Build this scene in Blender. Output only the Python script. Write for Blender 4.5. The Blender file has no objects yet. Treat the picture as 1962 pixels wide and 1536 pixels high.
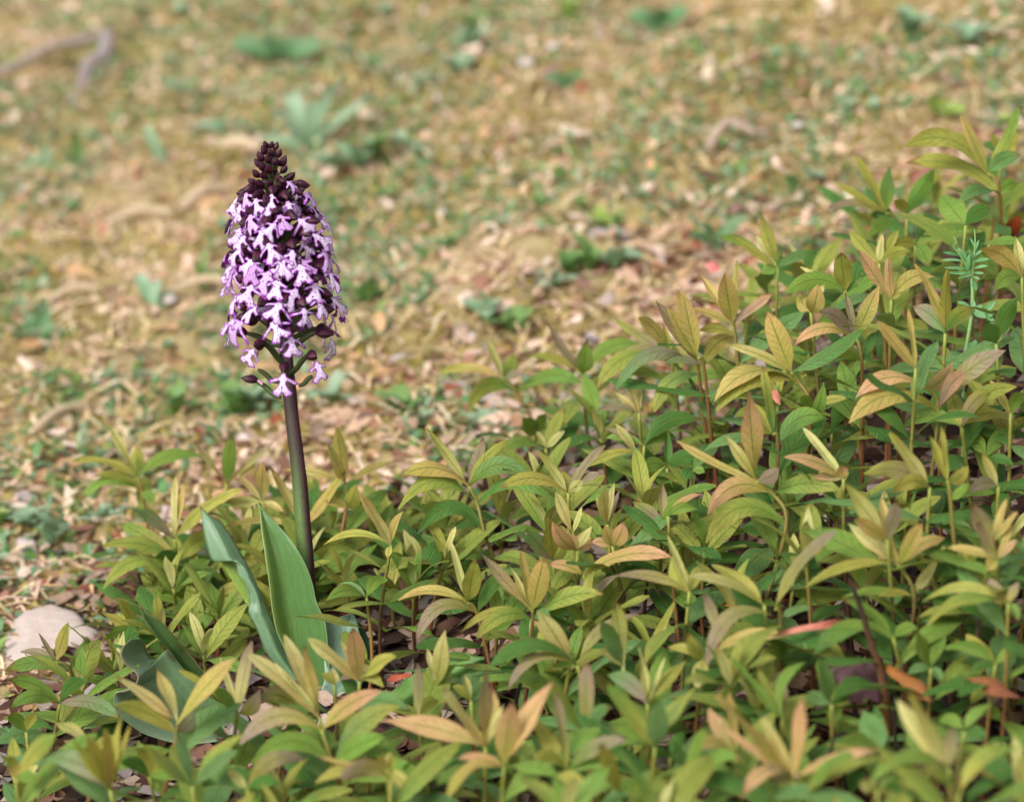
import bpy, math, random
import numpy as np
from mathutils import Vector as V, Matrix as M
from mathutils.geometry import delaunay_2d_cdt

random.seed(7); rng = np.random.default_rng(7)
sc = bpy.context.scene
COL = sc.collection

# ------------------------------------------------------------------ camera
PITCH = math.radians(20.0)
LENS, SENS, W, H = 141.0, 36.0, 1962.0, 1536.0
F = W * LENS / SENS
DEP = 2.2                      # distance of the orchid
CAMZ = 0.905
CP = V((0, 0, CAMZ))
FW = V((0, math.cos(PITCH), -math.sin(PITCH)))
UP = V((0, math.sin(PITCH), math.cos(PITCH)))
RT = V((1, 0, 0))
cam = bpy.data.cameras.new('camera')
cam.lens = LENS; cam.sensor_width = SENS
cam.clip_start = 0.05; cam.clip_end = 500
cam.dof.use_dof = True; cam.dof.focus_distance = DEP - 0.042; cam.dof.aperture_fstop = 7.4
cam_o = bpy.data.objects.new('camera', cam); COL.objects.link(cam_o)
cam_o.matrix_world = M(((RT.x, UP.x, -FW.x, CP.x), (RT.y, UP.y, -FW.y, CP.y), (RT.z, UP.z, -FW.z, CP.z), (0, 0, 0, 1)))
sc.camera = cam_o

# ------------------------------------------------------------------ sky, sun, exposure
SUN_EL, SUN_AZ = math.radians(42), math.radians(-60)    # azimuth from +Y towards +X of the direction to the sun
w = bpy.data.worlds.new('World'); sc.world = w; w.use_nodes = True
nt = w.node_tree; nt.nodes.clear()
sky = nt.nodes.new('ShaderNodeTexSky'); sky.sky_type = 'NISHITA'; sky.sun_disc = False
sky.sun_elevation = SUN_EL; sky.sun_rotation = math.radians(-145)
sky.air_density = 1.0; sky.dust_density = 4.0; sky.ozone_density = 1.0
hs = nt.nodes.new('ShaderNodeHueSaturation'); hs.inputs['Saturation'].default_value = 0.25   # cloud cover: a greyer sky
bg = nt.nodes.new('ShaderNodeBackground'); bg.inputs['Strength'].default_value = 0.125
wo = nt.nodes.new('ShaderNodeOutputWorld')
nt.links.new(sky.outputs[0], hs.inputs['Color']); nt.links.new(hs.outputs[0], bg.inputs['Color']); nt.links.new(bg.outputs[0], wo.inputs[0])
sun = bpy.data.lights.new('sun', 'SUN'); sun.energy = 1.9; sun.angle = math.radians(22); sun.color = (1.0, 0.985, 0.96)
sun_o = bpy.data.objects.new('sun', sun); COL.objects.link(sun_o)
sd = V((math.sin(math.radians(-145)) * math.cos(SUN_EL), math.cos(math.radians(-145)) * math.cos(SUN_EL), math.sin(SUN_EL)))
sun_o.rotation_euler = sd.to_track_quat('Z', 'Y').to_euler()
sun_o.location = sd * 20
vs = sc.view_settings; vs.view_transform = 'Standard'; vs.look = 'None'; vs.gamma = 1; vs.use_curve_mapping = False
vs.exposure = 0.5
sc.cycles.use_denoising = True
sc.cycles.max_bounces = 8

# ------------------------------------------------------------------ helpers
def lin(c):
    return tuple(((v / 255) / 12.92 if v / 255 <= 0.04045 else ((v / 255 + 0.055) / 1.055) ** 2.4) for v in c)
def P(px, py, d=DEP):
    px, py, d = float(px), float(py), float(d)
    return CP + d * (FW + RT * ((px - W / 2) / F) + UP * ((H / 2 - py) / F))
def g(x, y):
    xc = max(-1.5, min(1.5, x)); yc = max(0, min(6, y))
    return (0.16 * (xc + 0.11) + 0.22 * max(0.0, xc) ** 2 * (1 if xc < 0.8 else 0.8 / xc)
            + 0.006 * math.sin(9 * xc + 1.3 + 2.1 * yc) + 0.006 * math.sin(7 * yc - 4 * xc + .4) + 0.004 * math.sin(23 * xc - 11 * yc))
def hit(px, py, h=0.0):
    """point on the ray through a pixel that stands h above the ground"""
    d = 1.2
    while d < 7:
        p = P(px, py, d)
        if p.z <= g(p.x, p.y) + h: return p, d
        d += 0.004
    return P(px, py, 7), 7
def cmpx(d=DEP): return d / F * 100      # cm per photo pixel at distance d
REG = {'A': (200, 780, 3.504), 'B': (0, 1100, 2.5816), 'C': (740, 1000, 2.865), 'D': (1300, 1000, 2.866), 'E': (1280, 440, 2.56),
       'F': (740, 500, 2.953), 'G': (0, 800, 3.072), 'H': (1300, 0, 2.743), 'S': (400, 240, 5.487), 'T': (400, 500, 5.12), '-': (0, 0, 1.0)}
def R2(r, x, y):
    ox, oy, s = REG[r]; return ox + x / s, oy + y / s
def vnoise(x, y, seed=0):
    x = np.asarray(x, float); y = np.asarray(y, float)
    xi = np.floor(x).astype(np.int64); yi = np.floor(y).astype(np.int64); fx = x - xi; fy = y - yi
    fx = fx * fx * (3 - 2 * fx); fy = fy * fy * (3 - 2 * fy)
    def hsh(a, b):
        n = (a * 374761393 + b * 668265263 + seed * 1442695041) & 0x7fffffff
        n = ((n ^ (n >> 13)) * 1274126177) & 0x7fffffff
        return ((n ^ (n >> 16)) & 0xffff) / 65535.0
    return (hsh(xi, yi) * (1 - fx) + hsh(xi + 1, yi) * fx) * (1 - fy) + (hsh(xi, yi + 1) * (1 - fx) + hsh(xi + 1, yi + 1) * fx) * fy

def mesh(name, verts, faces, mat, cols=None, uvs=None, smooth=True):
    me = bpy.data.meshes.new(name)
    me.from_pydata([tuple(v) for v in verts], [], [tuple(f) for f in faces])
    if cols is not None:
        a = me.color_attributes.new('col', 'FLOAT_COLOR', 'POINT')
        c = np.ones((len(verts), 4), np.float32); c[:, :3] = np.asarray(cols, np.float32)[:, :3]
        a.data.foreach_set('color', c.ravel())
    if uvs is not None:
        ul = me.uv_layers.new(name='UVMap')
        li = np.zeros(len(me.loops), np.int32); me.loops.foreach_get('vertex_index', li)
        ul.data.foreach_set('uv', np.asarray(uvs, np.float32)[li].ravel())
    me.materials.append(mat)
    if smooth: me.polygons.foreach_set('use_smooth', np.ones(len(me.polygons), bool))
    me.update()
    return me
def obj(name, me, parent=None, loc=(0, 0, 0), mw=None):
    o = bpy.data.objects.new(name, me); COL.objects.link(o)
    if parent: o.parent = parent
    if mw is not None: o.matrix_basis = mw
    else: o.location = loc
    return o
def empty(name, loc, label=None, cat=None, group=None):
    o = bpy.data.objects.new(name, None); COL.objects.link(o); o.location = loc; o.empty_display_size = .01
    tag(o, label, cat, group); return o
def tag(o, label=None, cat=None, group=None, kind=None):
    if label: o['label'] = label
    if cat: o['category'] = cat
    if group: o['group'] = group
    if kind: o['kind'] = kind
    return o

def tube(pts, rads, n=8, cols=None, cap=True):
    """verts, faces, cols, uvs of a tube through pts"""
    vs_, fs, cs, us = [], [], [], []
    N = len(pts); ref = V((0.31, 0.2, 0.93))
    s0 = None; L = 0
    for i, p in enumerate(pts):
        t = (pts[min(i + 1, N - 1)] - pts[max(i - 1, 0)]).normalized()
        if s0 is None:
            s = t.cross(ref)
            if s.length < .05: s = t.cross(V((1, 0, 0)))
        else: s = s0 - t * s0.dot(t)
        s.normalize(); s0 = s; b = t.cross(s)
        if i: L += (p - pts[i - 1]).length
        for k in range(n):
            a = 2 * math.pi * k / n
            vs_.append(p + (s * math.cos(a) + b * math.sin(a)) * rads[i]); us.append((k / n, L))
            cs.append(cols[i] if cols else (1, 1, 1))
    for i in range(N - 1):
        for k in range(n):
            k2 = (k + 1) % n
            fs.append((i * n + k, i * n + k2, (i + 1) * n + k2, (i + 1) * n + k))
    if cap:
        fs.append(tuple(range(n - 1, -1, -1))); fs.append(tuple((N - 1) * n + k for k in range(n)))
    return vs_, fs, cs, us
def spline(pts, n):
    """Catmull-Rom through pts, n samples"""
    out = []; m = len(pts) - 1
    for j in range(n):
        t = j / (n - 1) * m; i = min(int(t), m - 1); t -= i
        p0 = pts[max(i - 1, 0)]; p1 = pts[i]; p2 = pts[i + 1]; p3 = pts[min(i + 2, m)]
        out.append(0.5 * ((2 * p1) + (p2 - p0) * t + (2 * p0 - 5 * p1 + 4 * p2 - p3) * t * t + (3 * p1 - p0 - 3 * p2 + p3) * t ** 3))
    return out

# ------------------------------------------------------------------ materials
def newmat(name):
    m = bpy.data.materials.new(name); m.use_nodes = True
    n = m.node_tree; n.nodes.clear()
    return m, n, n.nodes.new, n.links.new
def val(N, L, op, a, b=None, clamp=False):
    m = N('ShaderNodeMath'); m.operation = op; m.use_clamp = clamp
    for i, x in enumerate((a, b)):
        if x is None: continue
        if isinstance(x, (int, float)): m.inputs[i].default_value = x
        else: L(x, m.inputs[i])
    return m.outputs[0]
def mixc(N, L, fac, a, b, mode='MIX'):
    m = N('ShaderNodeMix'); m.data_type = 'RGBA'; m.blend_type = mode; m.clamp_factor = True
    for s, x in ((m.inputs[0], fac), (m.inputs[6], a), (m.inputs[7], b)):
        if isinstance(x, (int, float)): s.default_value = x
        elif isinstance(x, tuple): s.default_value = (*x[:3], 1)
        else: L(x, s)
    return m.outputs[2]
def smooth(N, L, x, a, b):
    m = N('ShaderNodeMapRange'); m.interpolation_type = 'SMOOTHSTEP'; L(x, m.inputs[0])
    m.inputs[1].default_value = a; m.inputs[2].default_value = b
    return m.outputs[0]
def noise(N, L, vec, scale, detail=3, rough=.55):
    t = N('ShaderNodeTexNoise'); t.inputs['Scale'].default_value = scale; t.inputs['Detail'].default_value = detail; t.inputs['Roughness'].default_value = rough
    if vec is not None: L(vec, t.inputs['Vector'])
    return t.outputs[0]
def finish(n, N, L, col, rough, bump=None, bstr=.2, bdist=.001, transl=0.0, spec=.4, tcol=None, coat=0):
    b = N('ShaderNodeBsdfPrincipled')
    (L(col, b.inputs['Base Color']) if not isinstance(col, tuple) else None)
    if isinstance(rough, (int, float)): b.inputs['Roughness'].default_value = rough
    else: L(rough, b.inputs['Roughness'])
    b.inputs['Specular IOR Level'].default_value = spec
    if bump is not None:
        bp = N('ShaderNodeBump'); bp.inputs['Strength'].default_value = bstr; bp.inputs['Distance'].default_value = bdist
        L(bump, bp.inputs['Height']); L(bp.outputs[0], b.inputs['Normal'])
    out = N('ShaderNodeOutputMaterial'); sh = b.outputs[0]
    if transl > 0:
        t = N('ShaderNodeBsdfTranslucent'); L(tcol if tcol is not None else col, t.inputs['Color'])
        mx = N('ShaderNodeMixShader'); mx.inputs[0].default_value = transl; L(sh, mx.inputs[1]); L(t.outputs[0], mx.inputs[2]); sh = mx.outputs[0]
    L(sh, out.inputs[0])

def attr(N, name='col'):
    a = N('ShaderNodeAttribute'); a.attribute_name = name; return a.outputs['Color']
def uvxy(N, L):
    u = N('ShaderNodeUVMap'); u.uv_map = 'UVMap'; s = N('ShaderNodeSeparateXYZ'); L(u.outputs[0], s.inputs[0]); return s.outputs[0], s.outputs[1], u.outputs[0]

def make_leaf_mat():
    m, n, N, L = newmat('shrub leaf'); c = attr(N); ux, uy, uv = uvxy(N, L)
    au = val(N, L, 'ABSOLUTE', ux)
    tc = N('ShaderNodeTexCoord')
    oi = N('ShaderNodeObjectInfo')
    rib = smooth(N, L, au, 0.10, 0.02)                         # midrib
    ph = val(N, L, 'SUBTRACT', val(N, L, 'MULTIPLY', uy, 9.0), val(N, L, 'MULTIPLY', au, 1.7))
    fr = val(N, L, 'ABSOLUTE', val(N, L, 'SUBTRACT', val(N, L, 'FRACT', val(N, L, 'ADD', ph, noise(N, L, uv, 3.0))), .5))
    vein = smooth(N, L, fr, 0.09, 0.0)
    no = noise(N, L, tc.outputs['Object'], 160, 4)
    nb = noise(N, L, tc.outputs['Object'], 45, 2)
    hsv = N('ShaderNodeHueSaturation'); L(c, hsv.inputs['Color'])
    L(val(N, L, 'ADD', val(N, L, 'MULTIPLY', nb, .05), .475), hsv.inputs['Hue'])
    L(val(N, L, 'ADD', val(N, L, 'MULTIPLY', no, .5), .80), hsv.inputs['Value']); hsv.inputs['Saturation'].default_value = .94
    base = hsv.outputs[0]
    base = mixc(N, L, val(N, L, 'MULTIPLY', vein, .33), base, mixc(N, L, .5, base, lin((96, 110, 36))))
    base = mixc(N, L, val(N, L, 'MULTIPLY', rib, .6), base, lin((128, 146, 62)))
    blot = smooth(N, L, noise(N, L, tc.outputs['Object'], 75, 5, .7), .62, .74)
    base = mixc(N, L, val(N, L, 'MULTIPLY', blot, .30), base, mixc(N, L, .6, base, lin((150, 104, 60))))
    base = mixc(N, L, val(N, L, 'MULTIPLY', smooth(N, L, au, .86, .98), .25), base, lin((176, 112, 76)))
    sp = N('ShaderNodeTexVoronoi'); sp.inputs['Scale'].default_value = 420; L(tc.outputs['Object'], sp.inputs['Vector'])
    speck = val(N, L, 'MULTIPLY', smooth(N, L, sp.outputs['Distance'], .24, .12), smooth(N, L, nb, .58, .70))
    base = mixc(N, L, val(N, L, 'MULTIPLY', speck, .6), base, lin((215, 205, 130)))
    ge = N('ShaderNodeNewGeometry')
    under = mixc(N, L, .30, base, lin((175, 170, 120)))
    base = mixc(N, L, ge.outputs['Backfacing'], base, under)
    hgt = val(N, L, 'SUBTRACT', val(N, L, 'MULTIPLY', no, .3), val(N, L, 'ADD', rib, val(N, L, 'MULTIPLY', vein, .6)))
    finish(n, N, L, base, .55, hgt, .7, .0009, .32, .25, mixc(N, L, 1.0, base, (1.0, 1.0, .55), 'MULTIPLY'))
    return m
def make_plain(name, rough=.8, scale=200, amt=.5, transl=0., bstr=.4, bdist=.001, spec=.25, hue=.03):
    m, n, N, L = newmat(name); c = attr(N); tc = N('ShaderNodeTexCoord')
    ge = N('ShaderNodeNewGeometry')
    no = noise(N, L, ge.outputs['Position'], scale, 5, .65); nb = noise(N, L, ge.outputs['Position'], scale * .2, 3)
    hsv = N('ShaderNodeHueSaturation'); L(c, hsv.inputs['Color'])
    L(val(N, L, 'ADD', val(N, L, 'MULTIPLY', nb, hue), .5 - hue / 2), hsv.inputs['Hue'])
    L(val(N, L, 'ADD', val(N, L, 'MULTIPLY', no, amt * 2), 1 - amt), hsv.inputs['Value'])
    finish(n, N, L, hsv.outputs[0], rough, no, bstr, bdist, transl, spec)
    return m
def make_orchid_leaf():
    m, n, N, L = newmat('orchid leaf'); c = attr(N); ux, uy, uv = uvxy(N, L); tc = N('ShaderNodeTexCoord')
    st = N('ShaderNodeMapping'); st.inputs['Scale'].default_value = (26, .8, 1); L(uv, st.inputs['Vector'])
    vn = noise(N, L, st.outputs[0], 1.0, 3)
    wv = N('ShaderNodeTexWave'); wv.inputs['Scale'].default_value = 4.2; wv.inputs['Distortion'].default_value = .6; L(uv, wv.inputs['Vector'])
    mot = noise(N, L, tc.outputs['Object'], 260, 4)
    hsv = N('ShaderNodeHueSaturation'); L(c, hsv.inputs['Color'])
    L(val(N, L, 'ADD', val(N, L, 'ADD', val(N, L, 'MULTIPLY', vn, .6), val(N, L, 'MULTIPLY', mot, .4)), .5), hsv.inputs['Value'])
    rib = smooth(N, L, val(N, L, 'ABSOLUTE', ux), .035, .0)
    base = mixc(N, L, val(N, L, 'MULTIPLY', rib, .35), hsv.outputs[0], lin((150, 180, 130)))
    edge = smooth(N, L, val(N, L, 'ABSOLUTE', ux), .965, .99)
    base = mixc(N, L, val(N, L, 'MULTIPLY', edge, .22), base, lin((190, 205, 165)))
    hgt = val(N, L, 'ADD', wv.outputs['Fac'], val(N, L, 'MULTIPLY', mot, .8))
    finish(n, N, L, base, .32, hgt, .35, .0006, .12, .45, mixc(N, L, 1.0, base, (.9, 1.0, .4), 'MULTIPLY'))
    return m
def make_orchid_stem():
    m, n, N, L = newmat('orchid stem'); c = attr(N); ux, uy, uv = uvxy(N, L)
    st = N('ShaderNodeMapping'); st.inputs['Scale'].default_value = (40, 260, 1); L(uv, st.inputs['Vector'])
    no = noise(N, L, st.outputs[0], 1.0, 4, .7)
    base = mixc(N, L, smooth(N, L, no, .45, .7), c, mixc(N, L, .55, c, lin((40, 18, 28))))
    finish(n, N, L, base, .5, no, .3, .0004, 0, .35)
    return m
def make_lip():
    m, n, N, L = newmat('orchid lip'); ux, uy, uv = uvxy(N, L); c = attr(N)      # uv in mm / 10
    oi = N('ShaderNodeObjectInfo')
    off = N('ShaderNodeVectorMath'); off.operation = 'ADD'; L(uv, off.inputs[0])
    cb = N('ShaderNodeCombineXYZ'); L(val(N, L, 'MULTIPLY', oi.outputs['Random'], 37.0), cb.inputs[0]); L(cb.outputs[0], off.inputs[1])
    sv = N('ShaderNodeSeparateXYZ'); L(c, sv.inputs[0])                  # col.r = distance to the rim 0..1, col.g = purple
    vo = N('ShaderNodeTexVoronoi'); vo.inputs['Scale'].default_value = 8.0; vo.inputs['Randomness'].default_value = .9; L(off.outputs[0], vo.inputs['Vector'])
    vr = N('ShaderNodeSeparateXYZ'); L(vo.outputs['Color'], vr.inputs[0])
    spot = val(N, L, 'MULTIPLY', smooth(N, L, vo.outputs['Distance'], .34, .22), smooth(N, L, vr.outputs[0], .22, .30))
    spot = val(N, L, 'MULTIPLY', spot, smooth(N, L, sv.outputs[0], .18, .38))
    no = noise(N, L, off.outputs[0], 6.0, 3)
    rim = val(N, L, 'MULTIPLY', smooth(N, L, val(N, L, 'ADD', sv.outputs[0], val(N, L, 'MULTIPLY', no, .25)), .80, .16), 1.0)
    pur = mixc(N, L, oi.outputs['Random'], lin((122, 36, 140)), lin((156, 68, 172)))
    base = mixc(N, L, val(N, L, 'MAXIMUM', val(N, L, 'MAXIMUM', rim, sv.outputs[1]), val(N, L, 'MULTIPLY', smooth(N, L, oi.outputs['Random'], .6, 1.0), .6)), mixc(N, L, no, lin((234, 220, 240)), lin((206, 176, 222))), pur)
    base = mixc(N, L, spot, base, lin((70, 25, 80)))
    ge = N('ShaderNodeNewGeometry')
    back = mixc(N, L, no, lin((128, 40, 142)), lin((164, 74, 172)))
    base = mixc(N, L, ge.outputs['Backfacing'], base, back)
    finish(n, N, L, base, .55, no, .2, .0004, .15, .25)
    return m
def make_hood():
    m, n, N, L = newmat('orchid hood'); ux, uy, uv = uvxy(N, L); tc = N('ShaderNodeTexCoord'); oi = N('ShaderNodeObjectInfo')
    st = N('ShaderNodeMapping'); st.inputs['Scale'].default_value = (11, 2.2, 1); L(uv, st.inputs['Vector'])
    no = noise(N, L, st.outputs[0], 1.0, 4, .7); n2 = noise(N, L, tc.outputs['Object'], 700, 3)
    base = mixc(N, L, smooth(N, L, no, .46, .60), lin((34, 8, 22)), lin((80, 26, 46)))
    base = mixc(N, L, smooth(N, L, n2, .55, .75), base, lin((38, 10, 24)))
    base = mixc(N, L, val(N, L, 'MULTIPLY', oi.outputs['Random'], .4), base, lin((60, 16, 48)))
    finish(n, N, L, base, .42, no, .5, .0008, 0.0, .4)
    return m
MAT = {'leaf': make_leaf_mat(), 'oleaf': make_orchid_leaf(), 'ostem': make_orchid_stem(), 'lip': make_lip(), 'hood': make_hood(),
       'litter': make_plain('dry litter', .85, 260, .45, .12), 'moss': make_plain('moss', .9, 500, .35, .2, 0.2),
       'weed': make_plain('weed leaf', .5, 200, .25, .25, .2, .0005, .35), 'wood': make_plain('twig bark', .85, 330, .45, 0, .7, .0015),
       'stone': make_plain('pale stone', .85, 150, .22, 0, .6, .002), 'stem': make_plain('shrub stem', .55, 300, .35, 0, .3, .0004, .35),
       'soil': make_plain('leafy soil', .95, 170, .55, 0, .9, .004, .15, .05), 'ovary': make_plain('ovary', .5, 500, .3, 0, .2, .0003, .35)}

# ------------------------------------------------------------------ the ground
BEDPX = [(-500, 1330), (60, 1330), (200, 1130), (420, 1020), (700, 990), (900, 880), (1240, 790), (1480, 660), (1700, 500), (1962, 380), (2400, 200), (2500, 1900), (-500, 2100)]
BED = [(hit(a, b)[0].x, hit(a, b)[0].y) for a, b in BEDPX]
def in_bed(x, y):
    x = np.asarray(x); y = np.asarray(y); c = np.zeros(x.shape, bool); n = len(BED)
    for i in range(n):
        (x1, y1), (x2, y2) = BED[i], BED[(i + 1) % n]
        if y1 == y2: continue
        c ^= ((y1 > y) != (y2 > y)) & (x < (x2 - x1) * (y - y1) / (y2 - y1) + x1)
    return c
gv = np.vectorize(g)
def relief(x, y):     # moss cushions and crumbs
    return (vnoise(x * 16, y * 16, 3) - .5) * .022 + (vnoise(x * 45, y * 45, 4) - .5) * .010 + (vnoise(x * 130, y * 130, 5) - .5) * .005
def gz(x, y): return gv(x, y) + relief(x, y)
def axis_coords(lo, hi, step, far, n):
    core = np.arange(lo, hi + step, step); e = (np.geomspace(.02, far, n))
    return np.concatenate([lo - e[::-1], core, hi + e])
gx = axis_coords(-.75, .8, .0065, 45, 26); gy = axis_coords(1.5, 4.7, .008, 45, 26)
X, Y = np.meshgrid(gx, gy); Z = gz(X, Y)
nx, ny = len(gx), len(gy)
idx = np.arange(nx * ny).reshape(ny, nx)
fc = np.stack([idx[:-1, :-1], idx[:-1, 1:], idx[1:, 1:], idx[1:, :-1]], -1).reshape(-1, 4)
def pal(*cs): return np.array([lin(c) for c in cs])
t1 = vnoise(X * 9, Y * 9, 11)[..., None]; t2 = vnoise(X * 30, Y * 30, 12)[..., None]; t3 = vnoise(X * 90, Y * 90, 13)[..., None]
a_, b_, c_, d_ = pal((164, 146, 92), (188, 166, 132), (140, 126, 64), (84, 68, 52))
gc = a_ * (1 - t2) + b_ * t2; gc = gc * (1 - t1 * .6) + c_ * t1 * .6; gc = gc * (1 - .35 * t3 * t3) + d_ * .35 * t3 * t3
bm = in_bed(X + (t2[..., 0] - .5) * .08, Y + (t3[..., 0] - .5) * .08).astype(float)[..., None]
dk = pal((44, 33, 29), (82, 64, 56)); bedc = dk[0] * (1 - t3) + dk[1] * t3  # dark humus, deepened further: shade between the shoots is put into the colour
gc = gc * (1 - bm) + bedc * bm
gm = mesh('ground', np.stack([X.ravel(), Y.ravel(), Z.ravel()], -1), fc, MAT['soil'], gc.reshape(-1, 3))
tag(obj('ground', gm), kind='structure')

def frustum_pts(n, y0=1.55, y1=4.6, k=1.45):
    y = y0 + (y1 - y0) * rng.random(n) ** .85; x = (rng.random(n) * 2 - 1) * (.127 * y * k + .04)
    return x, y
def stuff(name, verts, faces, cols, mat, label, cat=None):
    o = obj(name, mesh(name, verts, faces, MAT[mat], cols)); tag(o, label, cat, None, 'stuff'); return o
def scatter_tris(n, ln, wd, up, palette, weight, lift=0., keep=None, yr=(1.55, 4.6)):
    """n small upright blades (one quad bent at the middle)"""
    x, y = frustum_pts(n, *yr)
    if keep is not None:
        kk = keep(x, y); x, y = x[kk], y[kk]
    n = len(x); z = gz(x, y) - .001 + lift
    a = rng.random(n) * 2 * np.pi; L = ln * (.6 + .8 * rng.random(n)); wv = wd * (.6 + .8 * rng.random(n)); el = np.arcsin(np.clip(up + .5 * (rng.random(n) - .5), -.2, 1))
    dx, dy, dz = np.cos(a) * np.cos(el), np.sin(a) * np.cos(el), np.sin(el); sx, sy = -np.sin(a), np.cos(a)
    p = np.stack([x, y, z], -1); d = np.stack([dx, dy, dz], -1); s = np.stack([sx, sy, 0 * sx], -1)
    droop = np.stack([0 * x, 0 * x, -.25 * L], -1)
    v = np.stack([p - s * wv[:, None] * .3, p + s * wv[:, None] * .3, p + d * (L * .55)[:, None] + s * wv[:, None] * .5, p + d * (L * .55)[:, None] - s * wv[:, None] * .5, p + d * L[:, None] + droop], 1).reshape(-1, 3)
    b = np.arange(n) * 5
    f = [tuple(q) for q in np.stack([b, b + 1, b + 2, b + 3], -1).tolist()] + [tuple(q) for q in np.stack([b + 3, b + 2, b + 4], -1).tolist()]
    c = palette[rng.choice(len(palette), n, p=weight)] * (.75 + .5 * rng.random((n, 1)))
    return v, f, np.repeat(c, 5, 0)
STN = hit(92, 1228)[0]
offstone = lambda x, y: np.hypot(x - STN.x, (y - STN.y) * .62) > .027
open_ = lambda x, y: (~in_bed(x, y)) & offstone(x, y)
mossy = lambda x, y: (~in_bed(x - .02, y + .06)) & offstone(x, y) & (vnoise(x * 9, y * 9, 11) + .5 * (vnoise(x * 25, y * 25, 21) - .5) > .36 * rng.random(len(x)) + .1)
MP = pal((164, 146, 64), (184, 164, 90), (140, 126, 50), (122, 132, 68), (214, 192, 144))
v, f, c = scatter_tris(170000, .0085, .0026, .6, MP, [.3, .25, .2, .15, .1], 0, mossy)
stuff('moss', v, f, c, 'moss', 'ochre moss cushions covering the open ground')
ST = pal((228, 202, 158), (214, 184, 136), (238, 216, 182), (190, 154, 118), (222, 186, 166))
v, f, c = scatter_tris(24000, .026, .0024, .16, ST, [.3, .25, .2, .15, .1], .003, open_)
stuff('straw', v, f, c, 'litter', 'dry straw bits strewn over the moss')
GC = pal((96, 138, 86), (124, 158, 118), (148, 174, 138), (88, 126, 62), (118, 150, 74))
greeny = lambda x, y: (~in_bed(x - .03, y + .1)) & offstone(x, y) & (vnoise(x * 7 + 40, y * 5, 31) + .35 * vnoise(x * 28, y * 28, 32) > .59)
v, f, c = scatter_tris(46000, .012, .0042, .5, GC, [.3, .25, .15, .15, .15], .003, greeny)
stuff('ground_cover', v, f, c, 'weed', 'low blue-green creeping leaves between the moss')
# crumbs of dead leaf: small cupped flakes
def flakes(n, size, palette, weight, keep, yr=(1.55, 4.6)):
    x, y = frustum_pts(n, *yr); kk = keep(x, y); x, y = x[kk], y[kk]; n = len(x); z = gz(x, y)
    a = rng.random(n) * 2 * np.pi; s = size * (.5 + rng.random(n)); asp = .35 + .4 * rng.random(n)
    nrm = np.stack([rng.normal(0, .45, n), rng.normal(0, .45, n), np.ones(n)], -1); nrm /= np.linalg.norm(nrm, axis=1)[:, None]
    t = np.stack([np.cos(a), np.sin(a), 0 * a], -1); t -= nrm * (t * nrm).sum(1)[:, None]; t /= np.linalg.norm(t, axis=1)[:, None]
    u = np.cross(nrm, t); ctr = np.stack([x, y, z + .3 * s], -1); cup = (rng.random(n) - .3) * .5
    vs_ = [ctr]
    for k in range(7):
        th = 2 * np.pi * k / 7; rr = s * (.5 + .85 * rng.random(n))
        vs_.append(ctr + t * (np.cos(th) * rr)[:, None] + u * (np.sin(th) * rr * asp)[:, None] + nrm * (cup * rr * abs(np.sin(th) + .4))[:, None])
    v = np.stack(vs_, 1).reshape(-1, 3); b = np.arange(n) * 8; f = []
    for k in range(7): f += [tuple(q) for q in np.stack([b, b + 1 + k, b + 1 + (k + 1) % 7], -1).tolist()]
    c = palette[rng.choice(len(palette), n, p=weight)] * (.8 + .4 * rng.random((n, 1)))
    return v, f, np.repeat(c, 8, 0)
FL = pal((226, 194, 172), (208, 172, 146), (190, 150, 112), (160, 116, 96), (234, 210, 192), (158, 88, 66), (196, 180, 176), (110, 74, 62))
v, f, c = flakes(22000, .0048, FL * .98, [.28, .24, .2, .1, .1, .02, .03, .03], open_)
stuff('leaf_crumbs', v, f, c, 'litter', 'crumbs of pale dead leaf lying on the moss')
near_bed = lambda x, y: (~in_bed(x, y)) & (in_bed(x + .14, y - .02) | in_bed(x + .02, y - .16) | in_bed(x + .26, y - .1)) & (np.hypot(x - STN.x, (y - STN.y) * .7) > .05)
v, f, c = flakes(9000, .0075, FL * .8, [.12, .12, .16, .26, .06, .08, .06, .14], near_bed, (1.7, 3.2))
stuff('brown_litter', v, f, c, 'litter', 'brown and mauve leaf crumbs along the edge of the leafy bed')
v, f, c = flakes(21000, .0075, FL * .54, [.14, .13, .13, .22, .10, .02, .12, .14], lambda x, y: in_bed(x + .03, y + .03) & offstone(x, y), (1.55, 3.2))  # litter palette dimmed: shade under the shoots painted into the crumbs
stuff('bed_litter', v, f, c, 'litter', 'brown and grey leaf crumbs under the leafy shoots')

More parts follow.
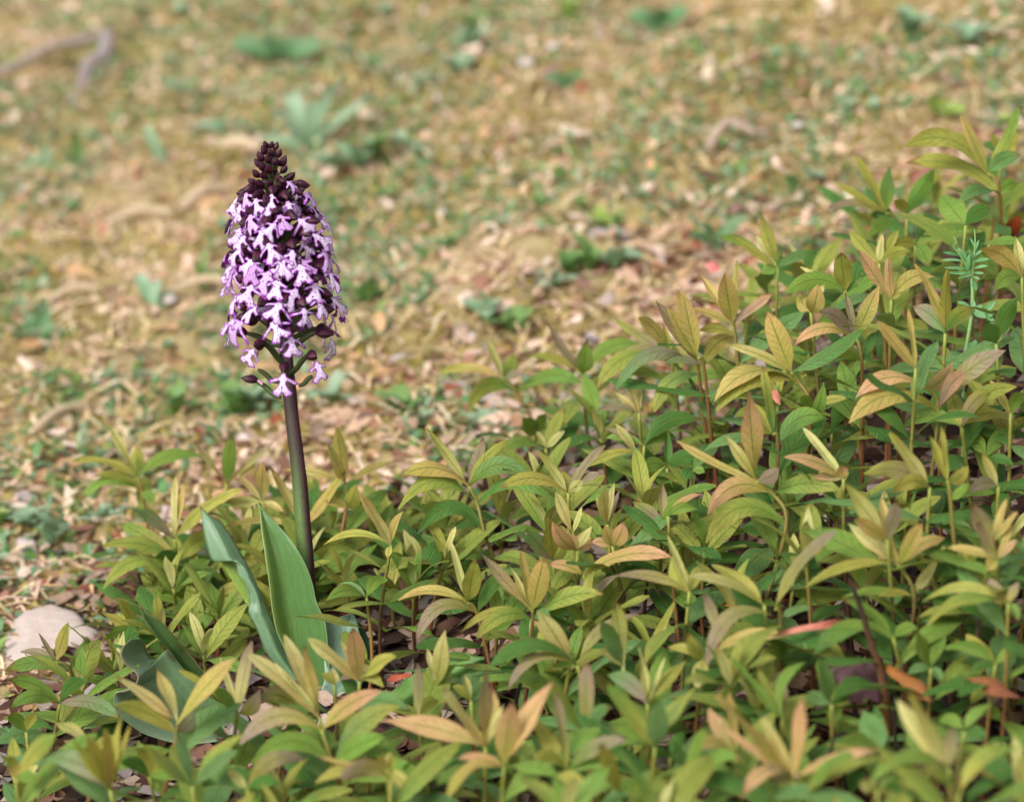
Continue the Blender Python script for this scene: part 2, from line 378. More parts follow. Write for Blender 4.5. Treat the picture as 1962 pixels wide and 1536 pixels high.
# ------------------------------------------------------------------ a leaf
CC = {'g': (194, 166, 92), 'y': (174, 166, 70), 'o': (152, 154, 60), 'm': (116, 150, 54), 'd': (76, 120, 46), 'b': (104, 142, 78),
      'p': (202, 154, 112), 'u': (150, 130, 110), 'k': (206, 198, 124)}
DRYC = lin((126, 84, 52))
def jit(c, a=.10):
    k = 1 + (random.random() - .5) * 2 * a
    return tuple(min(1, x * k * (1 + (random.random() - .5) * a)) for x in c)
def lerp(a, b, t): return tuple(x + (y - x) * t for x, y in zip(a, b))
def prof(v, blunt=.62): return max(0.0, (4 * v * (1 - v))) ** blunt * (1.0 + .12 * (v - .5)) * (.35 + .65 * min(1, v / .22)) if v < .22 else max(0.0, (4 * v * (1 - v))) ** blunt * (1 + .12 * (v - .5))
def leaf_geo(chord, nrm, width, arch, c0, c1, fold=.12, twist=0., wave=.02, nv=12, nu=6, blunt=.62, upv=V((0, 0, 1)), hook=0., dry=0.):
    """blade from the origin along chord; nrm = upper face; arch = sagitta / length towards upv"""
    L = chord.length; t0 = chord.normalized(); n0 = (nrm - t0 * nrm.dot(t0)).normalized()
    a_dir = upv - t0 * upv.dot(t0)
    if a_dir.length < .15: a_dir = n0
    a_dir.normalize()
    ctr = []
    for i in range(nv + 1):
        v = i / nv; ctr.append(chord * v + a_dir * (arch * L * 4 * v * (1 - v)) - n0 * (hook * L * v * v * v))
    s0 = t0.cross(n0)
    vs_, cs, us, fs = [], [], [], []
    ph = random.random() * 6
    for i in range(nv + 1):
        v = i / nv; t = (ctr[min(i + 1, nv)] - ctr[max(i - 1, 0)]).normalized()
        s = (s0 - t * s0.dot(t)).normalized(); n = s.cross(t)
        if n.dot(n0) < 0 and abs(arch) < .3: n = -n
        an = twist * v; s, n = s * math.cos(an) + n * math.sin(an), n * math.cos(an) - s * math.sin(an)
        wd = max(width * .5 * prof(v, blunt), width * .035)
        for k in range(nu + 1):
            u = 2 * k / nu - 1
            p = ctr[i] + s * (u * wd * (1 - .08 * abs(fold))) + n * (fold * abs(u) ** 1.3 * wd + wave * L * math.sin(ph + v * 9 + u * 1.5) * abs(u))
            vs_.append(p); us.append((u, v))
            q = min(1, max(0, v * 1.15 - .05 + .18 * abs(u) - .1))
            cc = lerp(c0, c1, q)
            if dry and v > 1 - dry * (.6 + .5 * abs(u)): cc = lerp(cc, DRYC, .75)
            cs.append(cc)
    m = nu + 1
    for i in range(nv):
        for k in range(nu): fs.append((i * m + k, i * m + k + 1, (i + 1) * m + k + 1, (i + 1) * m + k))
    return vs_, fs, cs, us
def leaf_mesh(*a, mat='leaf', **k):
    v, f, c, u = leaf_geo(*a, **k); return mesh('leaf', v, f, MAT[mat], c, u)
def pcol(code, young=False):
    code = code.strip(); a = CC[code[0]]; b = CC[code[-1]]
    if len(code) == 1:
        gr = (126, 150, 56) if code not in 'bd' else a
        a = lerp(b, gr, .32)
    return jit(lin(a)), jit(lin(b))

# shared leaves for the lower, half hidden whorls and the filling shoots
AUTO = {}
for code in ('m', 'd', 'mo', 'b', 'o', 'yo', 'g', 'ou', 'y', 'db', 'k'):
    AUTO[code] = [leaf_mesh(V((.045, 0, 0)), V((0, 0, 1)), random.uniform(.0098, .0132), random.uniform(.02, .2), *pcol(code), fold=random.uniform(-.2, .3),
                            twist=random.uniform(-.4, .4), wave=random.uniform(0, .03), blunt=random.uniform(.65, .95), nv=10, nu=4) for _ in range(4)]
def auto_leaf(parent, loc, az, el, scale, code):
    d = V((math.cos(az) * math.cos(el), math.sin(az) * math.cos(el), math.sin(el)))
    s = V((-math.sin(az), math.cos(az), 0)); n = d.cross(s)
    roll = random.uniform(-.35, .35); s, n = s * math.cos(roll) + n * math.sin(roll), n * math.cos(roll) - s * math.sin(roll)
    m = M(((d.x, s.x, n.x, 0), (d.y, s.y, n.y, 0), (d.z, s.z, n.z, 0), (0, 0, 0, 1)))
    return obj('leaf', random.choice(AUTO[code]), parent, mw=M.Translation(loc) @ m @ M.Scale(scale, 4))
STEMC = [lin((116, 66, 44)), lin((136, 88, 56)), lin((92, 56, 42)), lin((122, 104, 56))]
SHOOTS = []          # (empty, node position, code list)
def stem_of(root, base, pts, r0=.0012, r1=.0009):
    q = spline(pts, 4 * len(pts)); c = random.choice(STEMC); top = lin((140, 150, 66)); n = len(q)
    v, f, cs, us = tube([p - base for p in q], [r0 + (r1 - r0) * i / (n - 1) for i in range(n)], 6, [lerp(c, top, (i / (n - 1)) ** 3) for i in range(n)])
    return obj('stem', mesh('stem', v, f, MAT['stem'], cs, us), root)
def lower_whorls(root, base, nodes, top, n, az0, codes, scale=1.0, start=.018):
    """pairs of opposite leaves down the stem below the lowest drawn node"""
    tot = (top - base).length; s = start
    for k in range(n):
        if s > tot - .012: break
        p = top + (base - top) * (s / tot) - base
        az = az0 + (k % 2) * math.pi / 2 + random.uniform(-.3, .3); el = random.uniform(.05, .55) - .12 * k
        for q in (0, math.pi):
            if random.random() < .92:
                auto_leaf(root, p, az + q + random.uniform(-.2, .2), el + random.uniform(-.2, .2), scale * random.uniform(.75, 1.1) * (1 - .05 * k), random.choice(codes))
        s += random.uniform(.017, .026)

# ------------------------------------------------------------------ the leafy shoots
# region, node x y, height (cm): leaves "tip x, tip y, seen width, arch, colours"; N x y = next node down the stem
DATA = '''
E 605 700 14: 490 405 135 0 yg; 285 565 60 .05 yk; 965 492 80 -.03 bd; N 640 745; 220 850 80 .22 og; 240 880 125 .2 yo; N 700 890; 762 750 80 -.22 m; 655 820 70 .1 m; 885 832 50 .12 y
E 315 460 13: 278 222 125 0 yg; 145 205 55 0 g; 110 385 55 .02 g; 338 150 45 0 go; 520 310 60 0 up; N 330 520; 145 500 60 .12 y
E 145 635 12: 70 300 105 0 yg; 0 385 85 0 og; N 175 670; 325 530 100 .15 og; -20 655 45 .1 ub
E 920 530 14: 1032 280 105 0 og; 865 298 45 0 u; 735 405 80 .1 uu; 620 560 80 .2 yp; N 950 650; 800 600 95 .12 mo; 1065 495 70 .15 d
E 1095 345 14: 925 95 75 0 gp; 1080 138 65 0 gp; 1320 225 95 .15 yg; 1140 310 60 .1 y
E 1215 680 15: 1020 450 70 0 g; 1178 383 38 0 g; 1130 535 30 0 k
E 1265 775 13: 1392 655 110 -.12 yp; 920 820 85 .2 gp; N 1325 880; 885 960 115 .22 og; 1650 590 120 .1 ou; 1470 700 90 .1 up
E 1360 510 14: 1215 170 60 .05 g; 1370 195 75 0 yo; 1205 378 110 .1 bu; 1500 390 95 .12 do
E 1440 970 11: 1385 785 105 0 yo; 1575 805 90 .15 uo; 1710 770 105 .18 mo; 1720 955 70 .18 yo; 1140 980 80 .2 m
E 435 1230 12: 388 785 112 0 yp; 40 1038 55 -.03 g; 283 1010 62 0 yk; 545 1165 90 -.1 uu; N 515 1295; 195 1400 115 .25 yp; 845 1280 115 .12 mo; N 580 1450; 188 1535 130 .3 mo
E 515 1000 12: 468 665 62 0 dy; 412 840 55 0 yo; 345 990 70 .1 y; N 540 1060; 180 1070 70 .12 b; 785 935 115 .22 bm
E 860 1220 11: 575 1108 75 .08 yp; 665 970 62 0 k; 710 1215 50 .02 kp; 845 1160 70 .1 gp
E 1285 1265 12: 1095 995 90 0 ky; 1105 1290 95 .15 y; 970 1200 110 .15 uo; 1110 1200 60 .1 y
E 1370 1235 13: 1285 1010 62 0 yo; 1347 968 38 0 y; 1472 1160 85 -.1 y; N 1385 1320; 1480 1240 60 -.05 m
E 1075 1520 12: 868 1240 105 0 ko; 1050 1310 55 0 g; 965 1370 32 0 k; 1130 1330 90 0 u; 920 1420 90 0 g
E 870 300 13: 848 118 112 0 yo; 650 185 36 0 k; 590 310 110 .18 m; 985 290 70 .1 d
E 700 405 13: 735 275 115 -.15 g; 640 300 90 -.1 go; 770 260 40 0 k
E 1680 900 11: 1580 740 62 0 yk; 1740 800 80 .1 m
E 1620 1260 10: 1535 1092 62 0 ky; 1480 1290 80 .15 u
E 1590 1535 11: 1492 1352 112 0 ku; 1662 1322 55 0 g; 1710 1380 40 0 g
E 0 1405 10: 165 1295 45 .1 yp; 140 1370 70 .12 m
E 1035 165 14: 890 10 75 0 yo; 1050 25 52 0 k; 1130 0 55 0 o; 1180 110 70 .1 o
E 1735 235 15: 1525 95 110 .12 g; 1600 300 100 .15 m; 1700 30 60 0 k
E 1610 560 13: 1560 460 110 0 d; 1710 350 110 .1 d; 1640 470 60 0 y
E 1560 1120 9: 1440 1010 90 .15 m; 1710 1000 100 .15 m; 1700 1160 60 .1 d
E 800 1000 8: 950 850 110 .2 d; 640 1060 90 .15 m; 620 1120 100 .1 d
E 120 1180 9: 90 1220 100 .15 d; 250 1060 90 .1 b; 180 1190 50 .1 m
E 480 160 13: 560 120 70 .1 m; 250 30 60 .1 m; 600 200 90 .1 d
H 520 1410 14: 432 1108 82 0 oy; 280 1240 46 0 yo; 400 1230 42 0 k; 730 1330 66 .1 bd; 440 1440 70 .1 m
H 1625 910 15: 1488 610 72 0 og; 1190 770 120 .22 o; 1320 720 85 .2 o; 1790 570 95 -.05 om; 1790 820 105 .1 b; N 1690 1020; 1190 870 90 .15 o; 1470 1075 80 .15 db; 1780 960 90 .1 m
H 1510 1185 14: 1375 1015 165 0 m; 1640 1100 110 .12 d
H 1200 1125 13: 1335 900 120 0 dm; 1130 1050 80 .1 y; 1240 1020 60 .1 y
H 1090 1120 13: 930 808 56 0 oy; 790 1090 66 .1 ou; 820 948 46 0 oy; 1110 875 85 0 mb; N 1140 1190; 1010 1130 60 .1 d; 1000 1250 90 .15 m
H 1245 1290 13: 1415 1140 95 .18 d; 1320 1400 100 .1 m; 1130 1290 80 .1 yo
H 1700 800 14: 1790 690 120 .1 oy; 1640 700 60 0 o; 1780 760 100 .1 y; 1600 760 70 .1 d
D 1205 235 12: 935 -5 92 0 gk; 1118 10 64 0 g; 1345 0 115 0 og; 695 350 75 .1 yo; 1460 95 105 .1 g; 1060 60 40 0 k; N 1295 410; 1455 125 85 0 ky; 890 420 60 .08 m; 1090 415 60 .1 yo
D 470 455 11: 185 240 115 .06 yo; 55 300 85 .1 yk
D 530 475 11: 850 42 85 .08 ou; N 560 530; 150 775 105 .3 ou; 720 470 60 .1 b
D 240 640 10: 140 385 82 0 ku; 310 560 40 0 k
D 140 745 10: 55 615 100 -.1 y; -60 690 70 .1 y; 100 900 120 0 yk; 620 640 100 .12 g
D 570 1090 10: 552 800 105 0 ou; 300 740 70 0 m; 440 800 80 0 o; 690 770 80 .25 m
D 630 1405 12: 690 960 102 0 gp; 470 1070 74 0 gk; 240 1130 64 0 gp; 225 935 95 0 yg; 1090 1240 78 .05 gp; 440 1050 60 0 yk; 500 1330 100 -.1 u; 350 1500 90 .2 gp
D 310 1290 11: 165 1030 120 0 gp; 240 1060 52 0 k; 285 940 72 0 g; 50 1270 100 .18 g
D 1485 1350 12: 1200 985 130 0 yk; 1275 940 105 0 ky; 1500 1130 105 0 ku; 1220 1345 56 .05 u; 1060 1400 90 .2 m
D 1120 1275 9: 1010 1025 205 0 b; 900 1200 100 .1 m
D 1540 1490 12: 1870 1245 125 .2 ym; 1330 1380 100 .15 mo
D 1810 445 12: 1340 432 76 .18 yo; 1365 580 95 .2 mo; 1870 330 70 0 yu; 1700 300 120 -.1 yu; 1860 540 70 .1 m
D 1750 205 12: 1640 0 92 0 ku; 1835 0 46 0 g; 1480 140 66 .05 g; 1690 270 95 .08 yg; 1860 90 60 0 p
D 1180 635 10: 735 752 105 .22 md; 800 600 80 .15 m; 890 420 70 .1 m; 1310 580 90 .12 m
D 1570 1150 9: 1425 1100 90 .2 m; 1720 995 80 .15 m; 1690 1180 90 .1 d
D 840 1000 9: 690 950 100 .05 b; 780 750 110 0 b; 1120 930 110 .2 d; 960 950 90 .1 d
D 1385 800 8: 1460 590 95 0 m; 1310 600 95 0 m; 1440 870 70 .1 b; 1260 830 70 .1 b
D 715 1490 12: 825 1300 95 0 yo; 1140 1290 120 .15 o; 950 1270 100 .1 m
D 70 1500 11: 335 1295 95 .25 m; 150 1130 100 .15 m; -20 1180 90 .1 d
D 1740 780 8: 1440 680 90 .15 m; 1860 690 80 .1 m; 1600 820 70 .1 d; 1580 620 100 0 y
D 590 800 7: 430 760 90 .2 m; 760 700 80 .15 d; 500 560 110 .1 m
D 1090 1470 12: 1000 1420 110 0 k; 1180 1440 110 0 ko; 1300 1390 80 .1 m
C 445 440 9: 350 105 62 0 k; 488 200 135 -.05 yo; 62 420 75 .14 yg; N 500 505; 168 640 95 .3 ou; 640 310 100 .12 d
C 800 490 10: 870 188 150 0 yg; 503 150 82 0 gu; 678 232 42 0 k; 732 148 74 0 g; N 805 530; 410 602 66 .18 yo; 500 632 115 .18 mo; 1195 400 120 .12 mo; 900 520 90 .1 b
C 1010 770 10: 835 490 140 .03 gk; 800 530 70 .05 g
C 1050 785 10: 1382 495 78 .14 ou; 560 790 95 .22 d; 670 930 85 .28 yu; 920 800 70 .1 m
C 1090 1155 10: 1095 760 112 0 ou; 870 840 95 0 mo; 1230 1010 90 .1 b
C 1300 795 10: 1262 418 112 0 ko; 1180 700 90 .1 k; 1170 540 120 .05 b
C 180 1065 9: 172 770 78 0 ku; 290 980 100 .15 y; 30 1030 80 .15 o
C 275 915 9: 312 603 112 0 ok; 222 688 48 0 k; 390 780 60 .1 m
C 545 1235 11: 308 903 88 0 gk; 0 1085 150 .05 gp; 590 920 112 0 yg; 540 785 84 -.03 gu; 640 1000 60 0 k
C 645 1340 12: 690 985 190 0 yp; 895 880 120 .03 gp; 395 1292 66 .1 gp; 340 1500 90 .2 gy; 960 1400 90 .08 m
C 465 985 9: 425 828 56 0 k; 550 850 90 0 b; 360 900 70 .1 o
C 990 1365 11: 785 1015 120 0 yo; 940 930 74 0 ou; 1312 1190 112 .1 mu; 1240 1330 80 .1 m; 800 1310 90 .2 yo
C 1475 1235 11: 1225 890 110 0 ym; 1500 995 165 0 b; 1705 915 85 .1 bo; 1230 1130 80 .1 m; 1250 1240 90 .15 m
C 1435 1000 9: 1395 692 62 0 k; 1212 825 125 .1 ub; 1645 738 95 .05 yo; 1530 740 30 0 k
C 1050 155 11: 915 0 115 -.1 p; 1092 45 135 -.15 pg; 1005 60 80 0 gp; 1130 20 60 0 k
C 1242 130 11: 1305 0 120 -.1 gp; 1125 112 76 .1 gp; 1200 20 90 -.05 g
C 1085 290 10: 1562 188 115 .12 yp; 890 230 76 .1 yp; N 1110 460; 1270 290 60 .1 u; 900 520 100 .15 m
C 1665 380 11: 1570 195 150 -.1 yo; 1250 298 76 .1 yu; 1540 70 55 0 k; 1720 230 90 0 y
C 1290 1490 11: 1180 1220 112 0 oy; 1400 1420 90 .1 m
C 1100 1500 12: 930 1375 120 .1 yo; 1010 1380 90 .05 g; 1250 1450 70 .1 m
C 920 215 10: 768 40 125 0 ub; 895 -30 112 0 yo; 990 120 90 0 o
C 0 1360 11: 20 1255 44 0 y; 150 1490 100 .05 yg; -60 1300 90 .1 g
C 1560 1290 8: 1640 1160 100 .1 d; 1430 1290 90 .15 d; 1690 1390 100 .15 d
C 230 1440 8: 390 1290 80 .15 d; 90 1350 100 .2 m; 400 1410 90 .12 d
F 660 660 8: 568 440 62 0 k; 725 510 115 -.1 mo; 285 625 66 .1 gy; 800 640 60 .05 u; N 742 745; 460 862 115 .3 mo; 1112 690 105 .18 m; N 850 985; 775 885 120 0 m; 1235 950 85 .18 d; 900 860 80 .05 m
F 1115 640 8: 900 330 54 -.04 u; 1135 448 122 -.1 m; 800 540 56 .1 yo; 1482 490 95 .2 m; 1190 840 110 0 m
F 1612 535 10: 1295 335 76 0 uo; 1570 360 44 0 y; 1190 720 115 .2 mo; 1250 600 76 .16 uo; 1420 320 90 .1 g
F 1757 572 11: 1528 218 92 0 gu; 1662 165 112 0 g; 1300 715 86 .25 ub; N 1770 640; 1520 850 110 .2 bo
F 470 1275 8: 232 945 64 0 ko; 552 1000 92 0 u; 692 1010 76 .1 o; 60 1235 105 .2 gy; 805 1215 130 .25 mb; N 515 1370; 70 1400 122 .3 mo; 950 1362 115 .25 dm; N 555 1530; 180 1545 115 .35 d
F 1030 1312 9: 868 1068 64 0 ko; 1228 1040 66 .05 u; 1222 1200 66 .1 u; 640 1290 95 .18 yo; 1000 1180 90 0 y; 1110 1240 80 0 k
F 1415 1078 9: 1240 950 66 .1 ku; 1135 1165 66 .1 yo; 1300 920 60 0 k
F 1562 1475 9: 1558 1245 64 0 ku; 1390 1345 86 0 uo; 1765 1325 55 .1 y; 1750 1395 90 .2 m
F 1430 860 9: 1368 690 44 0 gk; 1198 842 54 .1 u; 1290 740 50 0 gk; 1440 700 40 0 k
F 1460 1045 9: 1785 900 122 .2 d; 1240 1000 60 .1 m; 1640 1000 90 .1 m
F 1250 1490 10: 1222 1268 82 0 gk; 1283 1258 54 0 gk; 1190 1338 54 0 k; 1320 1300 40 0 u
F 1055 1540 10: 948 1283 74 0 gk; 1110 1390 40 0 k
F 1590 1170 8: 1760 1130 110 .15 d; 1440 1190 100 .15 m; 1590 960 60 0 d
F 900 1060 6: 630 1110 80 .2 m; 1010 960 60 0 k; 850 960 50 0 k; 1000 830 90 0 o
A 1620 515 8: 1558 128 132 0 gy; 1508 250 102 0 gk; 1965 360 66 .05 g; 1170 430 66 .08 g; N 1625 670; 1690 515 150 -.15 y; 1480 640 90 .08 g
A 1345 810 6: 1610 430 95 0 gy; 1110 400 92 0 kg; 800 800 66 .08 g
A 1060 630 8: 1062 370 115 0 g; 905 450 54 0 kg; 810 640 100 0 ko; 1200 700 60 .05 kg
A 820 515 7: 850 205 132 0 m; 570 185 56 0 yu; 1150 215 66 0 yu
A 470 885 6.5: 470 460 66 0 k; 190 678 122 .05 ub; 892 540 115 .08 oy; 540 480 60 0 g; N 492 1035; 88 778 132 .06 gm; 770 825 160 .08 o; -10 930 105 .12 mo; N 525 1145; -10 1232 125 .3 mo; 350 1010 120 .2 d; N 600 1345; 375 1250 185 .25 m; 710 1095 135 .1 b; 985 1362 115 .2 m; 170 1290 80 .1 m
A 1925 925 9: 1738 600 102 0 kg; 1458 922 66 .16 y; 2000 700 80 .1 g; 1900 1010 60 .05 y
A 1412 1200 3.5: 1995 1105 135 .25 m; 1640 1160 80 .1 m; 1530 1200 110 0 m
A 225 475 7: 222 255 155 -.1 my; 0 55 66 0 yk; -205 350 76 .1 y; 690 330 105 .16 m; N 250 560; -165 610 105 .25 m; 330 640 100 .1 m; -80 470 80 .15 o
A 700 1330 3.5: 960 1180 90 .1 y; 450 1400 90 .2 m; 760 1420 120 .1 d
A 1100 1200 3: 1010 950 70 0 k; 880 930 120 0 y; 760 1050 100 .15 o
A 1760 1280 6: 1500 1290 110 .15 m; 1900 1160 110 .2 m; 1560 1190 90 .1 b
B 880 735 10: 780 458 78 0 kg; 573 503 74 .03 gk; 1168 418 98 .04 yg; N 875 790; 568 648 115 .1 yo; 1060 662 115 .05 ub
B 950 1045 11: 875 750 84 0 b; 722 838 86 0 bo; 1195 785 86 .05 mo; 1180 870 100 .05 b
B 545 1065 11: 528 768 92 0 gy; 592 702 60 0 y; 432 800 95 0 y; 193 890 132 .12 ub; 645 740 34 0 y; 360 820 70 0 o
B 450 855 9: 272 723 84 .05 ky; 590 800 80 0 y
B 1175 685 9: 1092 408 48 0 k; 1252 328 84 .03 ku; 883 474 56 .04 y; 1285 568 105 -.15 yu; 1050 560 80 .05 bm
B 1580 705 11: 1408 298 95 0 gk; 1500 345 74 0 g; 1218 373 95 .03 gk; 1362 438 48 0 k; 1400 470 40 0 k
B 1778 528 10: 1518 318 96 .03 gk; 1745 265 112 0 gp; 1682 320 38 0 k; 1965 408 76 .08 y
B 1592 772 11: 1885 568 115 .08 yp; 1188 830 115 .25 yu; N 1645 935; 1248 930 135 .25 m; 1968 650 135 .12 bo; 1895 800 120 .05 m
B 275 430 7: 332 243 84 0 go; 190 290 36 0 u; 100 380 60 .08 u; N 345 470; 30 475 105 .12 bm; 440 400 90 .1 m
B 690 290 4: 598 118 76 0 y; 490 180 56 0 y; 540 200 105 0 o; 520 320 80 .1 m
B 75 1005 11: 280 792 115 .06 ym; 45 895 80 .08 gm; 190 1010 90 .05 m
B 1225 1065 11: 1502 908 115 .2 yu; 1125 960 64 0 k; 1030 1000 120 .1 b; 1380 1030 90 .1 d
B 1935 1005 12: 1698 1008 125 .15 yu; 1932 880 44 0 y; 1560 1030 100 .15 y; 1570 900 40 0 g
B 1655 545 9: 1640 458 48 0 k; 1682 478 38 0 k; 1590 490 60 .05 y; 1900 560 90 .2 uo
B 1465 645 9: 1290 605 150 .1 yu; 1450 570 90 -.1 y; 1330 640 80 .1 y
B 295 640 7: 30 525 95 .12 m; 430 530 95 .15 d; 50 660 95 .16 m; 580 700 100 .12 ub; 250 590 60 0 yu
B 130 780 7: 40 700 90 .1 m; 250 760 80 .2 d; 180 690 80 .1 y
B 740 1000 9: 870 1000 100 .1 m; 690 860 100 .15 yo; 600 930 90 .12 d; 800 870 80 .05 y
B 1400 800 7: 1550 700 90 .1 d; 1270 720 110 .15 m; 1330 840 80 .1 d
B 1820 960 8: 1890 830 80 .1 d; 1680 920 100 .15 m; 1960 920 80 .1 d
'''
def parse():
    for ln in DATA.strip().splitlines():
        hd, bd = ln.split(':'); r, x, y, h = hd.split(); yield r, float(x), float(y), float(h), [p.split() for p in bd.split(';')]
LOW = {'E': ('m', 'd', 'mo', 'd', 'b'), 'H': ('m', 'd', 'mo'), 'D': ('m', 'd', 'b', 'mo', 'd'), 'C': ('m', 'd', 'mo', 'b'), 'F': ('m', 'mo', 'd'), 'A': ('m', 'mo', 'd', 'o'), 'B': ('m', 'mo', 'b', 'd')}
for r, x, y, h, lv in parse():
    if r in 'BCD': h *= .86
    s = REG[r][2]; px, py = R2(r, x, y)
    node, d = hit(px, py, h / 100)
    k = d / F                                       # metres per photo pixel here
    base = V((node.x + random.uniform(-.012, .018), node.y + random.uniform(-.005, .02), 0)); base.z = g(base.x, base.y) - .004
    root = empty('leafy_shoot', base)
    cur = node; path = [node]; codes = []
    for p in lv:
        if p[0] == 'N':
            cur = P(*R2(r, float(p[1]), float(p[2])), d + .004); path.append(cur); continue
        tx, ty, wd, ar = map(float, p[:4]); wd *= .82 if r in 'EHF' else .76; code = p[4]; codes.append(code)
        qx, qy = R2(r, tx, ty)
        flat = P(qx, qy, d) - cur; pl = flat.length
        want = max(pl * 1.06, min(.036, pl * 1.5)) if wd / s > 22 else pl * 1.04
        off = math.sqrt(max(0, want * want - pl * pl))
        sgn = -1 if (qy > py + 6) else random.choice((-1, -1, 1))
        tip = P(qx, qy, d + sgn * off)
        gl = g(tip.x, tip.y) + .004
        if tip.z < gl: tip.z = gl
        ch = tip - cur
        wa = wd / s * k; wr = max(wa, min(.245 * ch.length, .0148)) if wd / s > 22 else wa * 1.12
        t = ch.normalized(); tc = (CP - cur).normalized(); n0 = (tc - t * tc.dot(t)).normalized()
        ang = math.acos(min(1, wa / wr))
        q1 = M.Rotation(ang, 3, t) @ n0; q2 = M.Rotation(-ang, 3, t) @ n0
        n = q1 if q1.z > q2.z else q2
        narrow = wd / s < 20
        c0, c1 = pcol(code)
        me = leaf_mesh(ch, n, wr, ar, c0, c1, fold=random.uniform(-.22, .18) if not narrow else random.uniform(.1, .5), twist=random.uniform(-.25, .25),
                       wave=random.uniform(.004, .028), blunt=random.uniform(.72, 1.1), upv=UP, hook=random.uniform(-.03, .06), dry=random.uniform(.05, .16) if random.random() < .22 else 0, nv=16, nu=6)
        obj('leaf', me, root, cur - base)
    lowest = cur
    mid = lowest.lerp(base, .5) + V((random.uniform(-.004, .004), random.uniform(-.004, .004), 0))
    stem_of(root, base, [base, mid] + path[::-1])
    lower_whorls(root, base, None, lowest, 4 if lowest.z - base.z > .05 else 2, random.random() * 3, LOW[r], 1.0 if r in 'AF' else 1.18)
    SHOOTS.append((root, node, codes))

# filling shoots between the drawn ones
def project(p):
    q = p - CP; z = q.dot(FW); return W / 2 + F * q.dot(RT) / z, H / 2 - F * q.dot(UP) / z
FILLPX = [(-60, 1560), (-60, 1350), (150, 1330), (300, 1100), (560, 1000), (800, 930), (930, 830), (1230, 700), (1420, 620), (1620, 430), (1962, 330), (2040, 330), (2040, 1700), (-60, 1700)]
def inpoly(x, y, poly):
    c = False; n = len(poly)
    for i in range(n):
        (x1, y1), (x2, y2) = poly[i], poly[(i + 1) % n]
        if (y1 > y) != (y2 > y) and x < (x2 - x1) * (y - y1) / (y2 - y1) + x1: c = not c
    return c
placed = [s[1] for s in SHOOTS]; tries = 0; nf = 0
while nf < 125 and tries < 9000:
    tries += 1
    if nf < 44: px, py = random.uniform(150, 900), random.uniform(990, 1290)
    else: px, py = random.uniform(-60, 2040), random.uniform(330, 1690)
    if not inpoly(px, py, FILLPX): continue
    h = random.uniform(.035, .07) if px < 1200 else random.uniform(.05, .095)
    if py > 1560: h = random.uniform(.07, .11)
    node, d = hit(px, py, h)
    if 180 < px < 900 and py < 1480:
        if py > 1290 or (px > 600 and py > 1150): continue
        h = random.uniform(.015, .05); node, d = hit(px, py, h)
        if d < (2.19 if px < 430 or px > 660 else 2.235): continue
    if 1540 < px < 1830 and 1130 < py < 1440: continue
    if any((node - q).length < .022 for q in placed): continue
    placed.append(node); nf += 1
    base = V((node.x + random.uniform(-.01, .01), node.y + random.uniform(-.005, .015), 0)); base.z = g(base.x, base.y) - .004
    root = empty('leafy_shoot', base)
    stem_of(root, base, [base, node.lerp(base, .5) + V((random.uniform(-.003, .003), 0, 0)), node])
    az = random.random() * 3.14; codes = []
    for a2, el, sc_, cl in ((az, 1.15, .55, ('k', 'm', 'yo')), (az + 1.57, .75, .85, ('yo', 'm', 'o', 'mo')), (az, .35, 1.0, ('m', 'mo', 'd', 'o'))):
        for q in (0, math.pi):
            cd = random.choice(cl); codes.append(cd)
            auto_leaf(root, node - base + V((0, 0, -.004 if el < 1 else 0)), a2 + q, el + random.uniform(-.2, .2), sc_ * random.uniform(.8, 1.1), cd)
    lower_whorls(root, base, None, node, 2, az + 1.57, ('m', 'd', 'mo', 'b', 'd'), .95, .02)
    SHOOTS.append((root, node, codes))

# ------------------------------------------------------------------ the orchid
AX = [(594, 1345), (587, 1100), (571, 900), (553, 750), (545, 640), (531, 450), (514, 280)]
OB = P(594, 1335); OB.z = g(OB.x, OB.y) - .003
orchid = empty('orchid', OB, 'tall orchid with purple and white flower spike on a dark stem', 'orchid')
def axis(py):
    for (x1, y1), (x2, y2) in zip(AX, AX[1:]):
        if y2 <= py <= y1: return x1 + (x2 - x1) * (py - y1) / (y2 - y1)
    return AX[0][0] if py > AX[0][1] else AX[-1][0]
def axp(py): return P(axis(py), py, DEP)
MM = .001
pts = spline([OB] + [axp(y) for y in (1300, 1200, 1100, 1000, 900, 800, 700, 600, 500, 400, 330, 290)], 60)
ra, cs_ = [], []
for p in pts:
    _, py = project(p)
    ra.append((np.interp(py, [285, 400, 600, 750, 950, 1340], [1.0, 1.7, 2.8, 3.6, 4.0, 4.6])) * MM)
    tt = np.interp(py, [700, 860, 960, 1060], [0, .12, .75, 1]); t2_ = np.interp(py, [300, 420], [1, 0])
    cs_.append(lerp(lerp(lin((56, 38, 38)), lin((92, 122, 58)), tt), lin((96, 110, 52)), t2_ * .6))
n_ = 14; v, f, c, u = tube([p - OB for p in pts], ra, n_, cs_)
for i in range(len(pts)):                      # a ridge runs up the right side of the stem
    for k in range(n_):
        w_ = v[i * n_ + k] - (pts[i] - OB); side = w_.normalized().dot(V((.93, -.36, 0)))
        if side > .86: v[i * n_ + k] = v[i * n_ + k] + w_ * .15; c[i * n_ + k] = lin((58, 26, 40))
        elif side > .5: c[i * n_ + k] = lerp(c[i * n_ + k], lin((70, 40, 46)), .55)
obj('stem', mesh('stem', v, f, MAT['ostem'], c, u), orchid)

